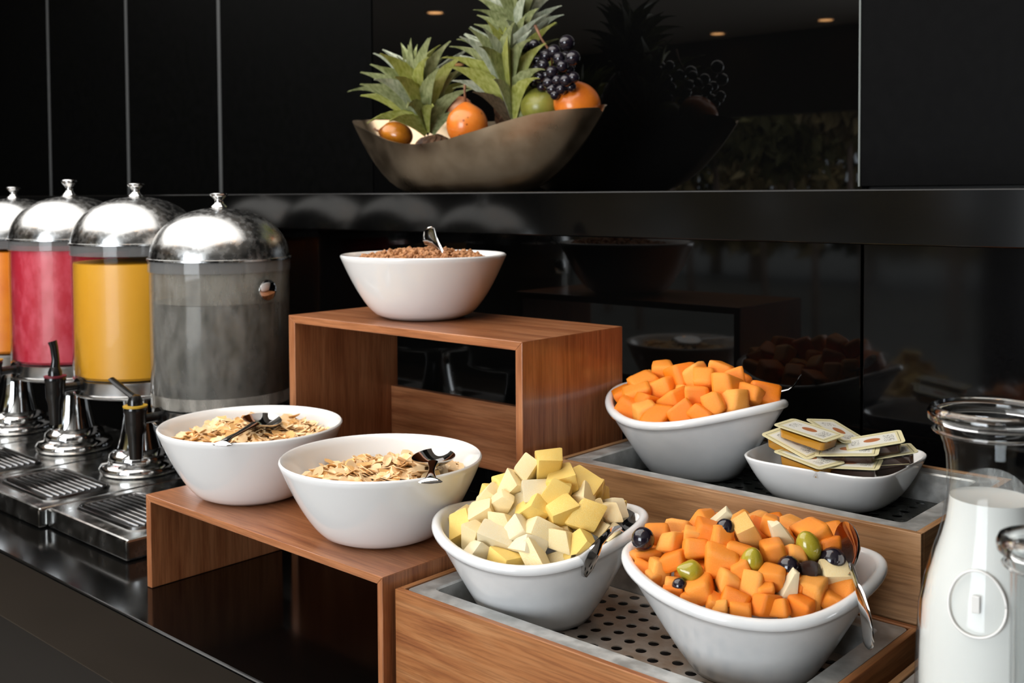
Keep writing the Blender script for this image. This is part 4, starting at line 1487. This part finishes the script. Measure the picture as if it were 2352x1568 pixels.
def pineapple(base, axis, n, length, label, seed, body_len=.13, body_r=.05, mats=('leaf', 'leaf', 'leaf2', 'leaf3'), spread=1.0, core=.012):
    rr = random.Random(seed)
    t = empty('pineapple', base, label, 'pineapple')
    ax = Vector(axis).normalized()
    q = Vector((0, 0, 1)).rotation_difference(ax)
    t.rotation_mode = 'QUATERNION'
    t.rotation_quaternion = q
    # body with raised eyes
    rows, cols = 15, 24
    rings = []
    for i in range(rows + 1):
        s = i / rows
        r0 = body_r * math.sin(PI * (.06 + .88 * s)) ** .55
        rings.append([((r0 * (1 + .075 * (1 if (k + (i % 2)) % 2 else -1))) * math.cos(2 * PI * k / cols), (r0 * (1 + .075 * (1 if (k + (i % 2)) % 2 else -1))) * math.sin(2 * PI * k / cols), -body_len * (1 - s)) for k in range(cols)])
    MB().loft(rings).build('body', M['pine_skin'], t)
    for i in range(n):
        s = i / n
        a = i * 2.39996 + rr.uniform(-.25, .25)
        tilt = (.80 - .72 * s) * spread + rr.uniform(-.10, .10)
        L = length * (.42 + .75 * math.sin(PI * (.12 + .62 * s))) * rr.uniform(.88, 1.1)
        zb = length * .42 * s
        mk = rr.choice(mats)
        if s < .16 and rr.random() < .2: mk = 'leaf_brown'
        o = link('leaf', rr.choice(LEAVES[mk]), t)
        d = Vector((math.cos(a), math.sin(a), 0))
        o.location = d * (core * (1 - s * .6)) + Vector((0, 0, zb))
        o.rotation_euler = Euler((0, tilt, a), 'XYZ')
        o.scale = (L, L * rr.uniform(.85, 1.25), L)
    return t


Lb = ony(985, 312, 1.56)
pineapple(Lb, (-.10, -.25, 1.0), 46, .150, 'pineapple with a broad green crown at the left of the fruit bowl', 2, .075, .045, mats=('leaf', 'leaf2', 'leaf3', 'leaf', 'leaf2'))
Mb = ony(1178, 285, 1.57)
pineapple(Mb, (-.02, -.15, 1.0), 46, .152, 'pineapple with a narrow grey-green crown in the middle of the fruit bowl', 5, .085, .045, mats=('leaf', 'leaf3', 'leaf', 'leaf2'), spread=.82)
Tb = ony(1192, 135, 1.62)
pineapple(Tb, (.05, -.12, 1.0), 44, .125, 'tall pineapple at the back whose crown leaves the top of the picture', 9, .20, .052, mats=('leaf', 'leaf', 'leaf3'), spread=.8)


def fruit(name, c, r, sc, mat, label, cat, rot=(0, 0, 0), stem=None, neck=0.0):
    t = empty(name, c, label, cat)
    t.rotation_euler = rot
    prof = []
    for k in range(21):
        a = -PI / 2 + PI * k / 20
        rr3, zz = math.cos(a), math.sin(a)
        if neck and zz > .6:
            f = (zz - .6) / .4
            zz += neck * f ** 3
            rr3 *= 1 - .25 * f
        prof.append((max(rr3 * r * sc[0], .0012), zz * r * sc[1]))
    MB().lathe(prof, 32).build('fruit_body', M[mat], t, smooth=True)
    if stem:
        top = prof[-1][1]
        MB().tube([(0, 0, top - .003), (.001, 0, top + stem * .5), (.003, .002, top + stem)], [.0028, .0022, .0030], 8).build('stalk', M['stem'], t, smooth=True)
    return t


fruit('granadilla', ony(1073, 288, 1.505), .0405, (1, 1.08), 'granadilla_spot', 'orange granadilla with a dry stalk at the front of the fruit bowl', 'granadilla', (.05, -.06, 0), .040, .05)
fruit('granadilla', ony(1326, 240, 1.590), .0420, (1.1, .95), 'granadilla', 'orange granadilla at the right end of the fruit bowl', 'granadilla', (.2, .9, 0), None, .0)
fruit('granadilla', ony(1056, 252, 1.60), .028, (1, 1), 'peach', 'pale peach coloured fruit half hidden between the pineapples', 'fruit')
fruit('tamarillo', ony(910, 310, 1.535), .0300, (.95, 1.25), 'tamarillo', 'dark red and orange tamarillo lying at the left end of the bowl', 'tamarillo', (.15, -1.35, .2), .012, .15)
fruit('green_apple', ony(1243, 245, 1.58), .0400, (1, .92), 'apple', 'green apple under the black grapes', 'apple', (.2, .1, 0), .008)

gb = ony(1275, 150, 1.58)
bunch = empty('grape_bunch', gb, 'bunch of black grapes hanging over the fruit in the metal bowl', 'grapes')
GM = blob_mesh('grape', M['grape_black'], 1, 1, 1.04, 18, 12)
gl = [(1302, 98, 18, -.03), (1316, 133, 17, -.028), (1206, 107, 14, 0), (1228, 103, 13, .0), (1272, 118, 16, -.005), (1254, 128, 15, .0), (1292, 152, 14, -.03), (1268, 165, 14, -.035), (1318, 178, 13, -.025), (1308, 160, 12, -.01), (1300, 185, 14, -.035), (1281, 185, 13, -.035),
      (1260, 190, 14, -.035), (1240, 178, 13, -.02), (1232, 160, 13, 0), (1248, 150, 14, -.02), (1285, 135, 15, -.02), (1270, 205, 15, -.03), (1290, 205, 13, -.03), (1312, 200, 12, -.02), (1226, 190, 12, 0), (1236, 140, 13, .01), (1256, 172, 13, -.01), (1205, 140, 12, .01), (1216, 125, 12, .015), (1298, 130, 12, .01), (1310, 150, 12, .01), (1245, 200, 12, -.01), (1275, 218, 12, -.03), (1230, 120, 12, .02)]
for px, py, r, dy in gl:
    p = ony(px, py, 1.57 + dy)
    o = link('grape', GM, bunch)
    o.location = p - gb
    s = r * (p - CAMP).dot(_fwd) / F_PX
    o.scale = (s, s, s)
    o.rotation_euler = (px, py, 0)
s0, s1, s2 = ony(1229, 58, 1.56), ony(1244, 90, 1.565), ony(1266, 122, 1.57)
MB().tube([s0 - gb, s1 - gb, s2 - gb, ony(1270, 170, 1.58) - gb], [.0030, .0022, .0022, .0018], 8).build('stalk', M['stem'], bunch, smooth=True)
